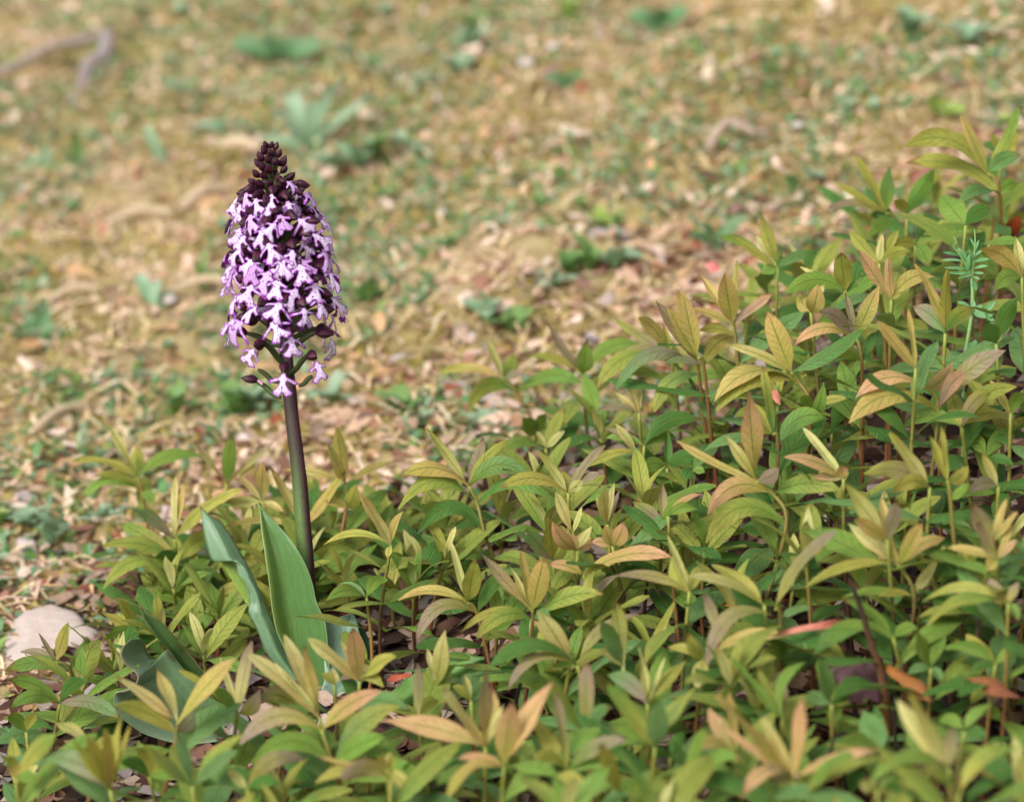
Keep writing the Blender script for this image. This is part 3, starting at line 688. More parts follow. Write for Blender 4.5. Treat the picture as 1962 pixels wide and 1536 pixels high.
# basal leaves: left and right edges traced, with the distance of each row
GR = [lin((78, 124, 84)), lin((96, 140, 78)), lin((84, 130, 92))]
BRN = lin((96, 60, 40))
def blade(rows, mid, keel, col_l, col_r, name='leaf', tipcol=None, nu=10, n=40, brown=(), tilt=0.):
    """rows: (reg, xl, yl, xr, yr, depth); mid: where the midrib lies; keel: fold depth (m, away from the viewer)"""
    Lp = [V((*R2(r[0], r[1], r[2]), r[5])) for r in rows]; Rp = [V((*R2(r[0], r[3], r[4]), r[5])) for r in rows]
    def lininterp(ps):
        out = []; m = len(ps) - 1
        for j in range(n):
            t = j / (n - 1) * m; i = min(int(t), m - 1); out.append(ps[i].lerp(ps[i + 1], t - i))
        return out
    A, B = (lininterp(Lp), lininterp(Rp))
    A2, B2 = spline(Lp, n), spline(Rp, n)
    A = [a.lerp(b, .7) for a, b in zip(A, A2)]; B = [a.lerp(b, .7) for a, b in zip(B, B2)]
    vs_, fs, cs, us = [], [], [], []
    for i in range(n):
        wpx = (A[i].xy - B[i].xy).length
        for k in range(nu + 1):
            q = k / nu; e = q / mid if q < mid else (1 - q) / (1 - mid)          # 0 rim, 1 midrib
            pp = A[i].lerp(B[i], q)
            dep = pp.z + tilt * (q - .5) * min(1, wpx / 60) + keel * (e - .5) * min(1, wpx / 60) + .0006 * math.sin(q * 31 + i * .15)
            vs_.append(P(pp.x, pp.y, dep) - OB)
            us.append(((q - mid) / (mid if q < mid else 1 - mid), i / (n - 1) * 1.0))
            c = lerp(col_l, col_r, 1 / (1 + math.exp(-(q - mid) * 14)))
            if tipcol is not None: c = lerp(tipcol, c, min(1, i / (n * .08)))
            for (i0, i1, side) in brown:
                if i0 <= i / (n - 1) <= i1 and ((k == 0 and side < 0) or (k == nu and side > 0)): c = lerp(c, BRN, .85)
            cs.append(c)
    m = nu + 1
    for i in range(n - 1):
        for k in range(nu): fs.append((i * m + k, (i + 1) * m + k, (i + 1) * m + k + 1, i * m + k + 1))
    me = mesh(name, vs_, fs, MAT['oleaf'], cs, us)
    o = obj(name, me, orchid)
    sm = o.modifiers.new('thickness', 'SOLIDIFY'); sm.thickness = .0006; sm.offset = 0
    return o
d0 = DEP
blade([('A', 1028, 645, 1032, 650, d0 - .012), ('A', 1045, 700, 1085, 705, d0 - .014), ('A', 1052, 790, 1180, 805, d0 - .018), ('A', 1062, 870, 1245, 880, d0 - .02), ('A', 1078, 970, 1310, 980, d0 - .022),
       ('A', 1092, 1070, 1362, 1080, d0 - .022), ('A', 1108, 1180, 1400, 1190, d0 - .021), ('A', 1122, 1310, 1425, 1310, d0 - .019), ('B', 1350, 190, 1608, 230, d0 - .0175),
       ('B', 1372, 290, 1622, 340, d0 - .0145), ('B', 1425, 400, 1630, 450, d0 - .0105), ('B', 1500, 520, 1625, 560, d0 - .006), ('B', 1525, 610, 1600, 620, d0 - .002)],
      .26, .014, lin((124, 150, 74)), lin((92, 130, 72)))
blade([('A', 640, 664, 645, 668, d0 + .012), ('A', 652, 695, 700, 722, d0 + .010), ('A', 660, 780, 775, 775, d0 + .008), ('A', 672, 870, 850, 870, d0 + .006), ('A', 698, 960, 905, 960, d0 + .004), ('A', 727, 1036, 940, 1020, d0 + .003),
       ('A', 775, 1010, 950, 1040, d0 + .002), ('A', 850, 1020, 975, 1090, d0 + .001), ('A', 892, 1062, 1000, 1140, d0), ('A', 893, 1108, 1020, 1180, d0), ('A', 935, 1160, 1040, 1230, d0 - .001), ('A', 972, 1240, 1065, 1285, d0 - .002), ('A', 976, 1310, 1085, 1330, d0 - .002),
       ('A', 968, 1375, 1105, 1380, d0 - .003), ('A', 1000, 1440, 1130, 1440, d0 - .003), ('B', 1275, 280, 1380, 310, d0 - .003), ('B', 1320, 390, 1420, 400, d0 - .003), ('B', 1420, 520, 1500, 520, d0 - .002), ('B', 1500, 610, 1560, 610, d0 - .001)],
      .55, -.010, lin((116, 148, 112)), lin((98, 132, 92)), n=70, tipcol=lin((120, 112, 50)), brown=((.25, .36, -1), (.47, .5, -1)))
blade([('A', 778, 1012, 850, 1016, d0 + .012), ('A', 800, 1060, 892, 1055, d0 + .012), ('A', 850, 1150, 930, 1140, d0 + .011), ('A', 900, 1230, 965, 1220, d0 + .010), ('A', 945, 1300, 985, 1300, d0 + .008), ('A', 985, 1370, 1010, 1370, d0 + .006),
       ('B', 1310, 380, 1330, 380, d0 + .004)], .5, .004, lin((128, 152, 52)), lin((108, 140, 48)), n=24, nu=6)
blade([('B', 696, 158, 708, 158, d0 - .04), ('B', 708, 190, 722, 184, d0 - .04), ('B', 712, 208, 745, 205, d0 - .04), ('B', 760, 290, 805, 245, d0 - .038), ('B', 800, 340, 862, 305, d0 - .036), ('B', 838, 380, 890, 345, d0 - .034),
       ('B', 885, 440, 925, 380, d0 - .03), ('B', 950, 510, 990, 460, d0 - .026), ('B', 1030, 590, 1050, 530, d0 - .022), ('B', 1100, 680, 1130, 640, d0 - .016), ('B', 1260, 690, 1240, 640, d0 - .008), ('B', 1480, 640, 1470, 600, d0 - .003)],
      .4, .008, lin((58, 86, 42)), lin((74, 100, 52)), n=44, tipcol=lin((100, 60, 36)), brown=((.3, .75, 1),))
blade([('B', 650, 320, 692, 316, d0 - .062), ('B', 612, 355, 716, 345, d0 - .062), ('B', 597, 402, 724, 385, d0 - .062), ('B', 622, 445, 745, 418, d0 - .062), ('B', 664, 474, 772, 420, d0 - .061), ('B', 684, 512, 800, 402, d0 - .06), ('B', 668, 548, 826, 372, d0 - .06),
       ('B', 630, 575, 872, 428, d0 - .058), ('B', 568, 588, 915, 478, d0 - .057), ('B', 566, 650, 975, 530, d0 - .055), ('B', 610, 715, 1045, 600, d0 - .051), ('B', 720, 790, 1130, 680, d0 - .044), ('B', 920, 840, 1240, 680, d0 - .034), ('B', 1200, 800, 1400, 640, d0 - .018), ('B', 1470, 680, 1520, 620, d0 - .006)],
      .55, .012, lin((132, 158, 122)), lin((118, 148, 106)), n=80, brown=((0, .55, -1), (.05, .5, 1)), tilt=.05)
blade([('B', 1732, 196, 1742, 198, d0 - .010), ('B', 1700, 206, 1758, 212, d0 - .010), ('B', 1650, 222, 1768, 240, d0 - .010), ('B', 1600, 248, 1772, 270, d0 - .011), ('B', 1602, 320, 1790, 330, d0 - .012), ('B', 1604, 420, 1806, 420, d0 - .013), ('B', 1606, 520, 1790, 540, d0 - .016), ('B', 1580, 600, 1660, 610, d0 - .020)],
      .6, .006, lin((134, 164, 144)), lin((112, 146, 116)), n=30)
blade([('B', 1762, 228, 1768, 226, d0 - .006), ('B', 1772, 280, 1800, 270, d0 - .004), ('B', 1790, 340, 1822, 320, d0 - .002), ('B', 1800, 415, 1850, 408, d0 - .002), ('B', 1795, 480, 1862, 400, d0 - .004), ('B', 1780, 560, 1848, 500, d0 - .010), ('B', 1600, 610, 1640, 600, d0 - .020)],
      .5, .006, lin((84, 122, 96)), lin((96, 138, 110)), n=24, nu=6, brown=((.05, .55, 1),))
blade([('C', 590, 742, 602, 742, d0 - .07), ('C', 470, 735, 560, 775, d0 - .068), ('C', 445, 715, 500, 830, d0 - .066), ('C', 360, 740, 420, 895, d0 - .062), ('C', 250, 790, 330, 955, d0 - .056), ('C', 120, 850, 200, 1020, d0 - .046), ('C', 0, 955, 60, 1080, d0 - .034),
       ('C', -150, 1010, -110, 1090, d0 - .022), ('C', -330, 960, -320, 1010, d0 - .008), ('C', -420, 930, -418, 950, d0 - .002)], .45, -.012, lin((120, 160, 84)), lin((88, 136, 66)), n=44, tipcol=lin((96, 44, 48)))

# --- flowers
def lip_mesh(seed):
    r = random.Random(seed); j = lambda a=.35: r.uniform(-a, a)
    arm = r.uniform(.75, 1.15); sp = r.uniform(.8, 1.1); ln = r.uniform(.9, 1.1)
    half = [(1.1, 0), (1.4, 1.0), (1.9, 1.9)]
    ax_, ay = 6.6 * arm * sp, (5.6 + j(1.7))
    arm_pts = [(3.6 * sp, 2.6), (ax_ - .9, ay - 1.5), (ax_ + .3, ay - .9), (ax_ + .6 + j(), ay + .1), (ax_ + .1, ay + .8), (ax_ - 1.1, ay + .6), (3.2 * sp, 4.4), (2.0, 4.0), (1.7, 4.5)]
    mid = [(1.9, 5.6), (2.5, 6.9), (3.6 * sp, 8.3), (4.9 * sp + j(.3), 9.4), (5.5 * sp, 10.3 + j()), (5.0 * sp, 10.6), (4.9 * sp, 11.3 + j()), (4.2 * sp, 11.4 + j()), (3.8 * sp, 12.0 + j()), (3.0, 12.0), (2.5, 12.6 + j()), (1.7, 12.4 + j()), (1.1, 11.7), (.7, 10.6), (.4, 10.4), (0.0, 11.2 + j(.2))]
    right = half + arm_pts + mid
    left = []
    for (x, y) in right[:-1]: left.append((-x + (j(.25) if y > 3 else 0), y + (j(.35) if y > 3 else 0)))
    out = right + left[::-1]
    out = [(x, y * ln) for x, y in out]
    inner = []
    for yy in np.arange(.8, 12, .9):
        for xx in np.arange(-6, 6.1, .9): inner.append((xx + (yy % 1.8) * .2, yy * ln))
    n = len(out); pts2 = [V((x, y)) for x, y in out] + [V(q) for q in inner]
    vo, _, fo, *_ = delaunay_2d_cdt(pts2, [(i, (i + 1) % n) for i in range(n)], [list(range(n))], 1, 1e-4)
    fo = [fc for fc in fo]
    bend = r.uniform(.15, .9); cup = r.uniform(-.03, .09); tw = r.uniform(-.05, .05); rim = [V(q) for q in out]
    vs_, cs, us = [], [], []
    for p in vo:
        dmin = 9
        for i in range(n):
            a, b = rim[i], rim[(i + 1) % n]; ab = b - a; t = max(0, min(1, (p - a).dot(ab) / max(1e-6, ab.dot(ab)))); dmin = min(dmin, (a + ab * t - p).length)
        z = 1.2 * math.sin(p.y / 12 * math.pi) * bend - bend * .022 * p.y * p.y - cup * p.x * p.x + tw * p.x * p.y + .22 * math.sin(p.x * 1.7 + seed) * (p.y / 12)
        vs_.append(V((p.x, p.y, z)) * MM); us.append((p.x / 10, p.y / 10))
        far = min(1, max(0, (math.hypot(p.x, p.y - 3) - 5.5) / 6))
        cs.append((min(1, dmin / 1.4) * (1 - far * .35) , far * .35, 0))
    # counter-clockwise seen from +z = upper, spotted face
    fs = []
    for fc in fo:
        a, b, c = (vo[fc[0]], vo[fc[1]], vo[fc[2]])
        fs.append(tuple(fc) if (b - a).cross(c - a) > 0 else tuple(reversed(fc)))
    return mesh('lip', vs_, fs, MAT['lip'], cs, us)
LIPS = [lip_mesh(s) for s in range(9)]
def egg_mesh(seed, L=10.8, r=3.6, point=1.25, n=18, m=11):
    rr = random.Random(seed); vs_, fs, us = [], [], []
    for i in range(m + 1):
        t = i / m; rad = r * (math.sin(math.pi * min(1, t * .97 + .015)) ** .75) * (1 - .35 * point * t ** 2)
        for k in range(n):
            a = 2 * math.pi * k / n; rg = 1 + .13 * math.cos(3 * a + seed) + .05 * math.cos(8 * a + seed * 2 + 3 * t) + rr.uniform(-.05, .05)
            bx = .5 * math.sin(math.pi * t)
            vs_.append(V((math.cos(a) * rad * rg, math.sin(a) * rad * rg + bx * .0, (t - .5) * L)) * MM); us.append((k / n, t))
    for i in range(m):
        for k in range(n): fs.append((i * n + k, i * n + (k + 1) % n, (i + 1) * n + (k + 1) % n, (i + 1) * n + k))
    fs.append(tuple(range(n - 1, -1, -1))); fs.append(tuple(m * n + k for k in range(n)))
    return mesh('hood', vs_, fs, MAT['hood'], None, us)
HOODS = [egg_mesh(s) for s in range(5)]
BUDS = [egg_mesh(10 + s, 8.4, 2.6, 1.3) for s in range(4)]
spv, spf, spc, spu = tube([V((0, 0, 0)), V((0, 1.2, -1.6)) * MM, V((0, 3.0, -2.6)) * MM, V((0, 5.2, -2.6)) * MM], [.8 * MM, .9 * MM, .9 * MM, .6 * MM], 6, [lin((196, 150, 170))] * 4)
SPUR = mesh('spur', spv, spf, MAT['ovary'], spc, spu)
def frame(y, z):
    y = y.normalized(); z = (z - y * z.dot(y)).normalized(); x = y.cross(z)
    return M(((x.x, y.x, z.x, 0), (x.y, y.y, z.y, 0), (x.z, y.z, z.z, 0), (0, 0, 0, 1)))
def envelope(py): return np.interp(py, [270, 300, 340, 380, 430, 480, 560, 640, 690, 740], [8, 20, 42, 66, 86, 96, 100, 104, 86, 60])
def ovary(par, mw, a_world, h_world, col=(70, 88, 46), r=1.25):
    inv = mw.inverted(); sag = V((0, 0, .002))
    q = [a_world, a_world.lerp(h_world, .35) - sag * .6, a_world.lerp(h_world, .7) + sag * .2, h_world]
    q = spline([inv @ (p - OB) for p in q], 8)
    v, f, c, u = tube(q, [r * MM * k for k in (.9, 1.05, 1.2, 1.3, 1.3, 1.2, 1.05, .8)], 7, [lerp(lin(col), lin((66, 34, 44)), abs(i - 2) / 8) for i in range(8)])
    obj('ovary', mesh('ovary', v, f, MAT['ovary'], c, u), par)
def flower(px, py, az=None, scale=1.0, roll=None, down=None, stemlen=None, rad=1.0, spur=False):
    """px, py: centre of the lip"""
    qy = py - 17 * scale
    Rr = envelope(py); dx = px - axis(py)
    if az is None: az = math.asin(max(-.97, min(.97, dx / Rr)))
    dep = DEP - max(Rr, 30) * rad * math.cos(az) * DEP / F
    Q = P(px - (dx * .05), qy, dep)
    o = V((math.sin(az), -math.cos(az), 0)); zz = V((0, 0, 1))
    dn = random.uniform(.3, 1.25) if down is None else down
    ld = -zz * 1.0 + o * dn; n = o * 1.0 + zz * .45
    mw = M.Translation(Q - OB) @ frame(ld, n) @ M.Rotation(random.uniform(-.75, .75) if roll is None else roll, 4, 'Z')
    fl = bpy.data.objects.new('flower', None); COL.objects.link(fl); fl.parent = orchid; fl.matrix_basis = mw; fl.empty_display_size = .004
    obj('lip', random.choice(LIPS), fl, mw=M.Translation(V((0, .0012, .0012))) @ M.Diagonal((scale * random.uniform(.85, 1.1), scale * random.uniform(.85, 1.08), scale * random.uniform(.6, 1.6), 1)))
    inv = mw.inverted().to_3x3()
    hd = inv @ (o * 1.0 + zz * random.uniform(-.25, .2))          # hood points outwards
    hc = V((0, -2.4, -.9)) * MM * scale
    hm = frame(hd.cross(V((1, .1, 0))), hd)
    obj('hood', random.choice(HOODS), fl, mw=M.Translation(hc) @ hm @ M.Diagonal((scale * random.uniform(.85, 1.0), scale * random.uniform(.85, 1.0), scale * random.uniform(.85, 1.05), 1)))
    if spur: obj('spur', SPUR, fl, mw=M.Translation(V((0, .5 * MM, -1.5 * MM))))
    drop = stemlen if stemlen else random.uniform(18, 34)
    hw = mw @ (hc - hd.normalized() * .0042 * scale) + OB
    ovary(fl, mw, axp(min(qy + drop, 760)), hw)
    return fl
S = [(395, 775), (490, 835), (665, 790), (820, 850), (985, 790), (340, 905), (610, 930), (430, 1030), (730, 1030), (920, 1075), (345, 1160), (590, 1150), (720, 1120), (400, 1250), (1070, 1240), (1200, 1390), (610, 1330),
     (360, 1390), (880, 1390), (760, 1440), (500, 1505), (950, 1500), (290, 1515), (800, 650), (900, 700)]
T = [(275, 110), (275, 200), (450, 95), (620, 185), (710, 45), (890, 115), (690, 255), (1050, 300), (1160, 180), (440, 315), (320, 420), (880, 345), (1190, 445), (725, 495), (480, 525), (280, 665), (350, 690), (600, 690), (930, 540), (1050, 420)]
for x, y in S: flower(*R2('S', x, y), scale=1.05 if y > 900 else (.82 if y > 720 else .62))
for x, y in T: flower(*R2('T', x, y), scale=1.13)
for x, y, a in ((1130, 1000, 1.75), (1030, 920, 1.6), (1190, 1270, 1.5), (1150, 1100, 1.25), (1215, 1340, 1.75), (1225, 1480, 1.45), (1060, 880, 1.9), (320, 830, -1.3), (285, 1060, -1.5)): flower(*R2('S', x, y), az=a, scale=.95)
for k in range(26):
    py = 375 + k * 9.4; az = ((k * 2.399) % 2.7) - 1.35; Rr = envelope(py)
    flower(axis(py) + Rr * .6 * math.sin(az), py, az=az, scale=.85, rad=.55, roll=random.uniform(-1.2, 1.2))
# the loose lower flowers
flower(*R2('T', 800, 805), az=.15, roll=.1, down=.5, stemlen=16, spur=True)
flower(*R2('T', 1185, 830), az=1.35, roll=.0, down=.35, stemlen=22, spur=True)
flower(*R2('T', 450, 935), az=-.55, roll=-.35, down=.6, stemlen=34, spur=True)
flower(*R2('T', 1050, 1055), az=.55, roll=.12, down=.5, stemlen=30, spur=True)
flower(*R2('T', 735, 1170), az=-.05, roll=-.05, down=.5, stemlen=20, spur=True)
flower(*R2('T', 1200, 600), az=1.3, roll=.2, down=.3, stemlen=20, spur=True)
# round the back
for k in range(30):
    py = 375 + k * 9.6 + random.uniform(-5, 5); az = math.pi + ((k * 2.4) % 2.9 - 1.45); Rr = envelope(py)
    flower(axis(py) + Rr * math.sin(az), py, az=az, scale=.95)
# the withered flower on the lowest stalk and an empty ovary behind it
wf = bpy.data.objects.new('flower', None); COL.objects.link(wf); wf.parent = orchid; wf['label'] = 'withered brown flower without a lip'
wp = P(*R2('T', 405, 1160), DEP - .004); mw = M.Translation(wp - OB) @ frame(V((.2, -1, 0)), V((-1, -.2, .25))); wf.matrix_basis = mw
obj('hood', HOODS[2], wf, mw=M.Diagonal((.75, .65, .95, 1)))
ovary(wf, mw, P(*R2('T', 712, 1340), DEP - .003), wp + V((.0038, 0, -.0016)), (74, 96, 50))
obj('spur', SPUR, wf, mw=M.Translation(V((0, 0, -3.5 * MM))))

for (a, b) in (((690, 1190), (480, 1065)), ((880, 1220), (1020, 1130)), ((700, 930), (590, 835)), ((840, 620), (960, 560))):
    aw, bw = P(*R2('T', *a), DEP - .002), P(*R2('T', *b), DEP - .003)
    ovary(orchid, M.Identity(4), aw, bw, (78, 98, 56), 1.1)
# buds
BD = [(595, 205), (658, 205), (705, 225), (575, 262), (648, 285), (735, 298), (545, 328), (620, 358), (702, 384), (780, 374), (515, 402), (560, 432), (635, 458), (790, 465), (500, 508), (580, 524), (735, 560), (455, 595), (530, 615), (640, 615),
      (712, 672), (470, 685), (545, 715), (860, 540), (900, 620), (960, 690), (770, 620), (850, 770), (760, 740), (620, 250), (680, 330), (590, 390), (670, 440), (700, 500), (640, 540), (600, 600), (820, 560)]
for i, (x, y) in enumerate(BD):
    px, py = R2('S', x, y); Rr = envelope(py) * .85; dx = px - axis(py); az = math.asin(max(-.95, min(.95, dx / max(Rr, 8))))
    if i >= 29: az = math.pi - az
    dep = DEP - Rr * math.cos(az) * DEP / F; Q = P(px, py, dep); o = V((math.sin(az), -math.cos(az), 0)); up_ = np.interp(py, [280, 370], [2.2, .35])
    mw = M.Translation(Q - OB) @ frame(V((.3, .2, .1)).cross(o + V((0, 0, up_))), o + V((0, 0, up_))) @ M.Scale(np.interp(py, [275, 330, 400], [.72, .95, 1.05]) * random.uniform(.8, 1.12), 4)
    b = obj('bud', random.choice(BUDS), orchid, mw=mw)
    aw = axp(py + 14)
    ovary(b, mw, aw, Q - (o * .5 + V((0, 0, up_ * .5))).normalized() * .003, (92, 104, 56), .9)

# ------------------------------------------------------------------ vetch sprig climbing out of the bed
vb, vd = hit(*R2('E', 1462, 1030), 0.0); vd = DEP - .035
VB = P(*R2('E', 1462, 1030), vd); VB.z = g(VB.x, VB.y) - .003
vetch = empty('vetch', VB, 'slender blue-green vetch with paired narrow leaflets and curling tendrils', 'vetch')
EV = lambda x, y, o=0.: P(*R2('E', x, y), vd + o) - VB
VC = lin((122, 158, 92)); VLc = (lin((96, 150, 96)), lin((120, 168, 116)))
def vtube(name, pts, r0, r1, par=vetch, n=16):
    q = spline(pts, n); v, f, c, u = tube(q, [r0 + (r1 - r0) * i / (n - 1) for i in range(n)], 6, [VC] * n)
    return obj(name, mesh(name, v, f, MAT['ovary'], c, u), par)
vtube('stem', [V((0, 0, 0)), EV(1450, 900), EV(1445, 780), EV(1452, 650), EV(1480, 480), EV(1491, 400), EV(1494, 300), EV(1490, 240), EV(1488, 225)], .0013, .0010, n=40)
vtube('leaf_stalk', [EV(1490, 240), EV(1465, 180, -.004), EV(1430, 120, -.008), EV(1400, 82, -.010), EV(1415, 60, -.012), EV(1402, 35, -.012)], .0008, .0003)
vtube('leaf_stalk', [EV(1490, 240), EV(1500, 150, -.003), EV(1506, 60, -.004), EV(1504, 0, -.004)], .0008, .0003)
vtube('leaf_stalk', [EV(1490, 405), EV(1540, 425, -.006), EV(1590, 445, -.008)], .0007, .0005)
vtube('tendril', [EV(1590, 445, -.008), EV(1600, 480, -.01), EV(1640, 512, -.01), EV(1672, 490, -.01), EV(1676, 460, -.01), EV(1650, 462, -.01)], .0004, .0002)
vtube('tendril', [EV(1590, 445, -.008), EV(1575, 480, -.01), EV(1580, 500, -.01), EV(1640, 520, -.012), EV(1660, 515, -.012)], .0004, .0002)
for bx, by, tx, ty, wd in [(1478, 215, 1370, 212, 16), (1465, 190, 1352, 187, 17), (1448, 155, 1344, 152, 17), (1432, 130, 1347, 112, 17), (1415, 100, 1385, 72, 14), (1418, 95, 1440, 70, 14), (1440, 140, 1425, 90, 26), (1455, 165, 1450, 100, 24),
                           (1470, 200, 1478, 120, 22), (1500, 160, 1575, 145, 18), (1500, 190, 1568, 178, 18), (1502, 130, 1545, 95, 16), (1503, 110, 1525, 50, 14), (1503, 90, 1480, 40, 12), (1498, 210, 1550, 215, 18), (1496, 230, 1530, 245, 16), (1500, 150, 1475, 95, 18), (1494, 245, 1512, 300, 26), (1485, 225, 1420, 240, 14),
                           (1488, 410, 1420, 352, 40), (1492, 405, 1500, 345, 26), (1498, 410, 1560, 432, 36), (1530, 420, 1605, 352, 34), (1545, 430, 1602, 410, 26), (1560, 438, 1600, 448, 24), (1505, 405, 1540, 370, 28), (1448, 620, 1375, 600, 26), (1446, 650, 1388, 640, 24), (1456, 600, 1520, 535, 28), (1450, 640, 1500, 610, 26), (1470, 560, 1515, 560, 18)]:
    b0 = EV(bx, by, -.004); t0 = EV(tx, ty, random.uniform(-.012, .002)); ch = t0 - b0
    me = leaf_mesh(ch, (CP - VB).normalized() + V((random.uniform(-.5, .5), 0, random.uniform(0, 1.0))), wd / 2.56 * vd / F, random.uniform(-.05, .08), jit(VLc[0]), jit(VLc[1]), fold=.25, wave=0, nv=7, nu=4, blunt=.8, mat='weed')
    obj('leaflet', me, vetch, b0)

# ------------------------------------------------------------------ dead stick, dead leaves, stone, twigs
def stick(name, pts, rads, col, label, cat, fork=(), knob=.12, mat='wood', par=None):
    base = pts[0]; root = empty(name, base, label, cat)
    def one(nm, pts, rads, parent):
        n = 5 * len(pts); q = spline(pts, n); rr = [float(np.interp(i / (n - 1) * (len(rads) - 1), range(len(rads)), rads)) * (1 + random.uniform(-knob, knob)) for i in range(n)]
        cs = [lerp(lin(col[0]), lin(col[1]), i / (n - 1)) for i in range(n)]
        v, f, c, u = tube([p - base for p in q], rr, 8, cs); return obj(nm, mesh(nm, v, f, MAT[mat], c, u), parent)
    main = one('main_stem', pts, rads, root)
    for p2, r2 in fork: one('side_branch', p2, r2, root)
    return root
dsd = hit(*R2('D', 1100, 790), .075)[1]
ds = [P(*R2('D', a, b), dsd + o) for a, b, o in ((1165, 1200, .03), (1150, 1090, .012), (1130, 950, 0), (1100, 790, -.005), (1050, 640, -.01), (1010, 500, -.015), (962, 368, -.02))]
stick('dead_stick', ds, [.0024, .0022, .0020, .0019, .0017, .0014, .0011], ((128, 86, 48), (40, 32, 34)), 'upright dead brown stalk with a blackened top among the leaves', 'stalk')
def dead_leaf(reg, bx, by, tx, ty, wd, h, c0, c1, label, arch=.1, fold=-.5, toward=.01, group=None, twist=.3, wave=.04, upn=.6):
    b0, d = hit(*R2(reg, bx, by), h); t0 = P(*R2(reg, tx, ty), d - toward)
    if t0.z < g(t0.x, t0.y) + .003: t0.z = g(t0.x, t0.y) + .003
    n = (CP - b0).normalized() * (1 - upn) + V((0, 0, upn))
    me = leaf_mesh(t0 - b0, n, wd / REG[reg][2] * d / F, arch, lin(c0), lin(c1), fold=fold, twist=twist, wave=wave, nv=14, nu=8, blunt=.6, mat='litter')
    return tag(obj('dead_leaf', me, None, b0), label, 'dead leaf', group)
dead_leaf('D', 1010, 552, 512, 622, 42, .09, (176, 96, 72), (204, 138, 118), 'narrow coral pink dry leaf lying across the shoots beside the dead stalk', .03, .5, .01, upn=.3)
dead_leaf('D', 1120, 790, 1400, 990, 115, .075, (150, 98, 44), (160, 106, 66), 'orange brown dead leaf leaning against the dead brown stalk', .1, -.4, .01)
dead_leaf('D', 1570, 850, 1880, 965, 120, .08, (150, 94, 58), (132, 84, 60), 'dull orange dead leaf lying flat under the shoots away from the stalk', .06, -.3, .0)
dead_leaf('D', 830, 980, 990, 735, 260, .062, (116, 84, 92), (134, 100, 108), 'large purple-brown curled dead leaf beside the dead stalk', .05, -1.1, -.01, upn=.25)
dead_leaf('D', 1100, 990, 1000, 760, 190, .055, (100, 70, 80), (124, 92, 98), 'folded dark purple dead leaf tucked beside the dead brown stalk', .05, -.9, -.01, upn=.25)
dead_leaf('D', 230, 455, 420, 452, 40, .07, (206, 130, 56), (222, 150, 60), 'thin orange dead leaf edge lying between green shoots', .02, -.4, 0)
dead_leaf('C', 0, 870, 140, 835, 60, .03, (150, 70, 52), (176, 96, 72), 'reddish brown dead leaf beside the torn orchid leaf', .1, -.4, 0)
dead_leaf('H', 1720, 1265, 1790, 1130, 90, .10, (70, 26, 12), (150, 70, 22), 'dark red-brown curled leaf hanging among the tall shoots above the vetch', .1, -1.0, 0, upn=.2)
dead_leaf('C', 600, 450, 730, 440, 60, .01, (206, 130, 96), (196, 120, 84), 'salmon coloured dead leaf on the bed litter', .1, -.3, 0)
dead_leaf('B', 1190, 910, 1280, 890, 50, .03, (120, 30, 34), (140, 44, 44), 'small crimson dead leaf below the shoots in front of the orchid', .1, -.4, 0)
dead_leaf('B', 1040, 880, 1130, 820, 44, .05, (214, 120, 96), (206, 104, 84), 'small salmon red leaf caught between shoots in front of the orchid', .05, -.3, 0)
dead_leaf('E', 548, 860, 512, 785, 40, .10, (206, 130, 112), (200, 120, 108), 'small rose pink withered leaf in the middle of the bed', .05, -.3, 0)
dead_leaf('E', 180, 170, 260, 190, 90, .09, (222, 140, 130), (214, 120, 116), 'pink withered leaf at the back edge of the bed', .1, -.3, 0)
# flat pale stone at the left
sp_, sdp = hit(92, 1228, .004)
def stone(center, rx, ry, rz, name, label, group=None, col=(226, 206, 196), seed=1, n=22):
    r = random.Random(seed); vs_, fs, cs = [], [], []
    m = 6
    pr = [1 + .16 * math.sin(2 * math.pi * k / n * 2 + r.random() * 6) * .6 + r.uniform(-.06, .06) for k in range(n)]
    for i in range(m):
        t = i / (m - 1); rad = math.cos(t * 1.45) ** .45; hh = math.sin(t * 1.5) * rz
        for k in range(n):
            a = 2 * math.pi * k / n
            vs_.append(V((math.cos(a) * rx * rad * pr[k], math.sin(a) * ry * rad * pr[k], hh + r.uniform(-.04, .04) * rz))); cs.append(jit(lin(col), .07))
    for i in range(m - 1):
        for k in range(n): fs.append((i * n + k, i * n + (k + 1) % n, (i + 1) * n + (k + 1) % n, (i + 1) * n + k))
    fs.append(tuple((m - 1) * n + k for k in range(n)))
    o = obj(name, mesh(name, vs_, fs, MAT['stone'], cs), None, center); o.rotation_euler = (0, -.12, r.uniform(-.3, .3)); return tag(o, label, 'stone', group)
cz = V((sp_.x, sp_.y, g(sp_.x, sp_.y) - .002))
cz.z += .004
stone(cz, .028, .050, .006, 'flat_stone', 'flat pale pinkish stone at the mossy edge of the bed', None, (198, 180, 170))
for i, (a, b, s) in enumerate(((190, 742, 12), (221, 746, 12), (316, 757, 9), (325, 730, 9), (325, 582, 20), (1530, 250, 18), (850, 415, 12), (1180, 330, 10), (1130, 870, 26), (1100, 890, 18), (60, 1100, 14), (260, 905, 10), (655, 520, 12), (905, 650, 10), (1010, 130, 22), (1060, 95, 16))):
    q, dd = hit(a, b); s *= dd / F * .75
    stone(V((q.x, q.y, g(q.x, q.y) + .002)), s, s * .8, s * .7, 'pebble', 'small whitish rounded pebble lying on the open moss', 'pebbles on the moss', (198, 184, 180), 5 + i, 9)
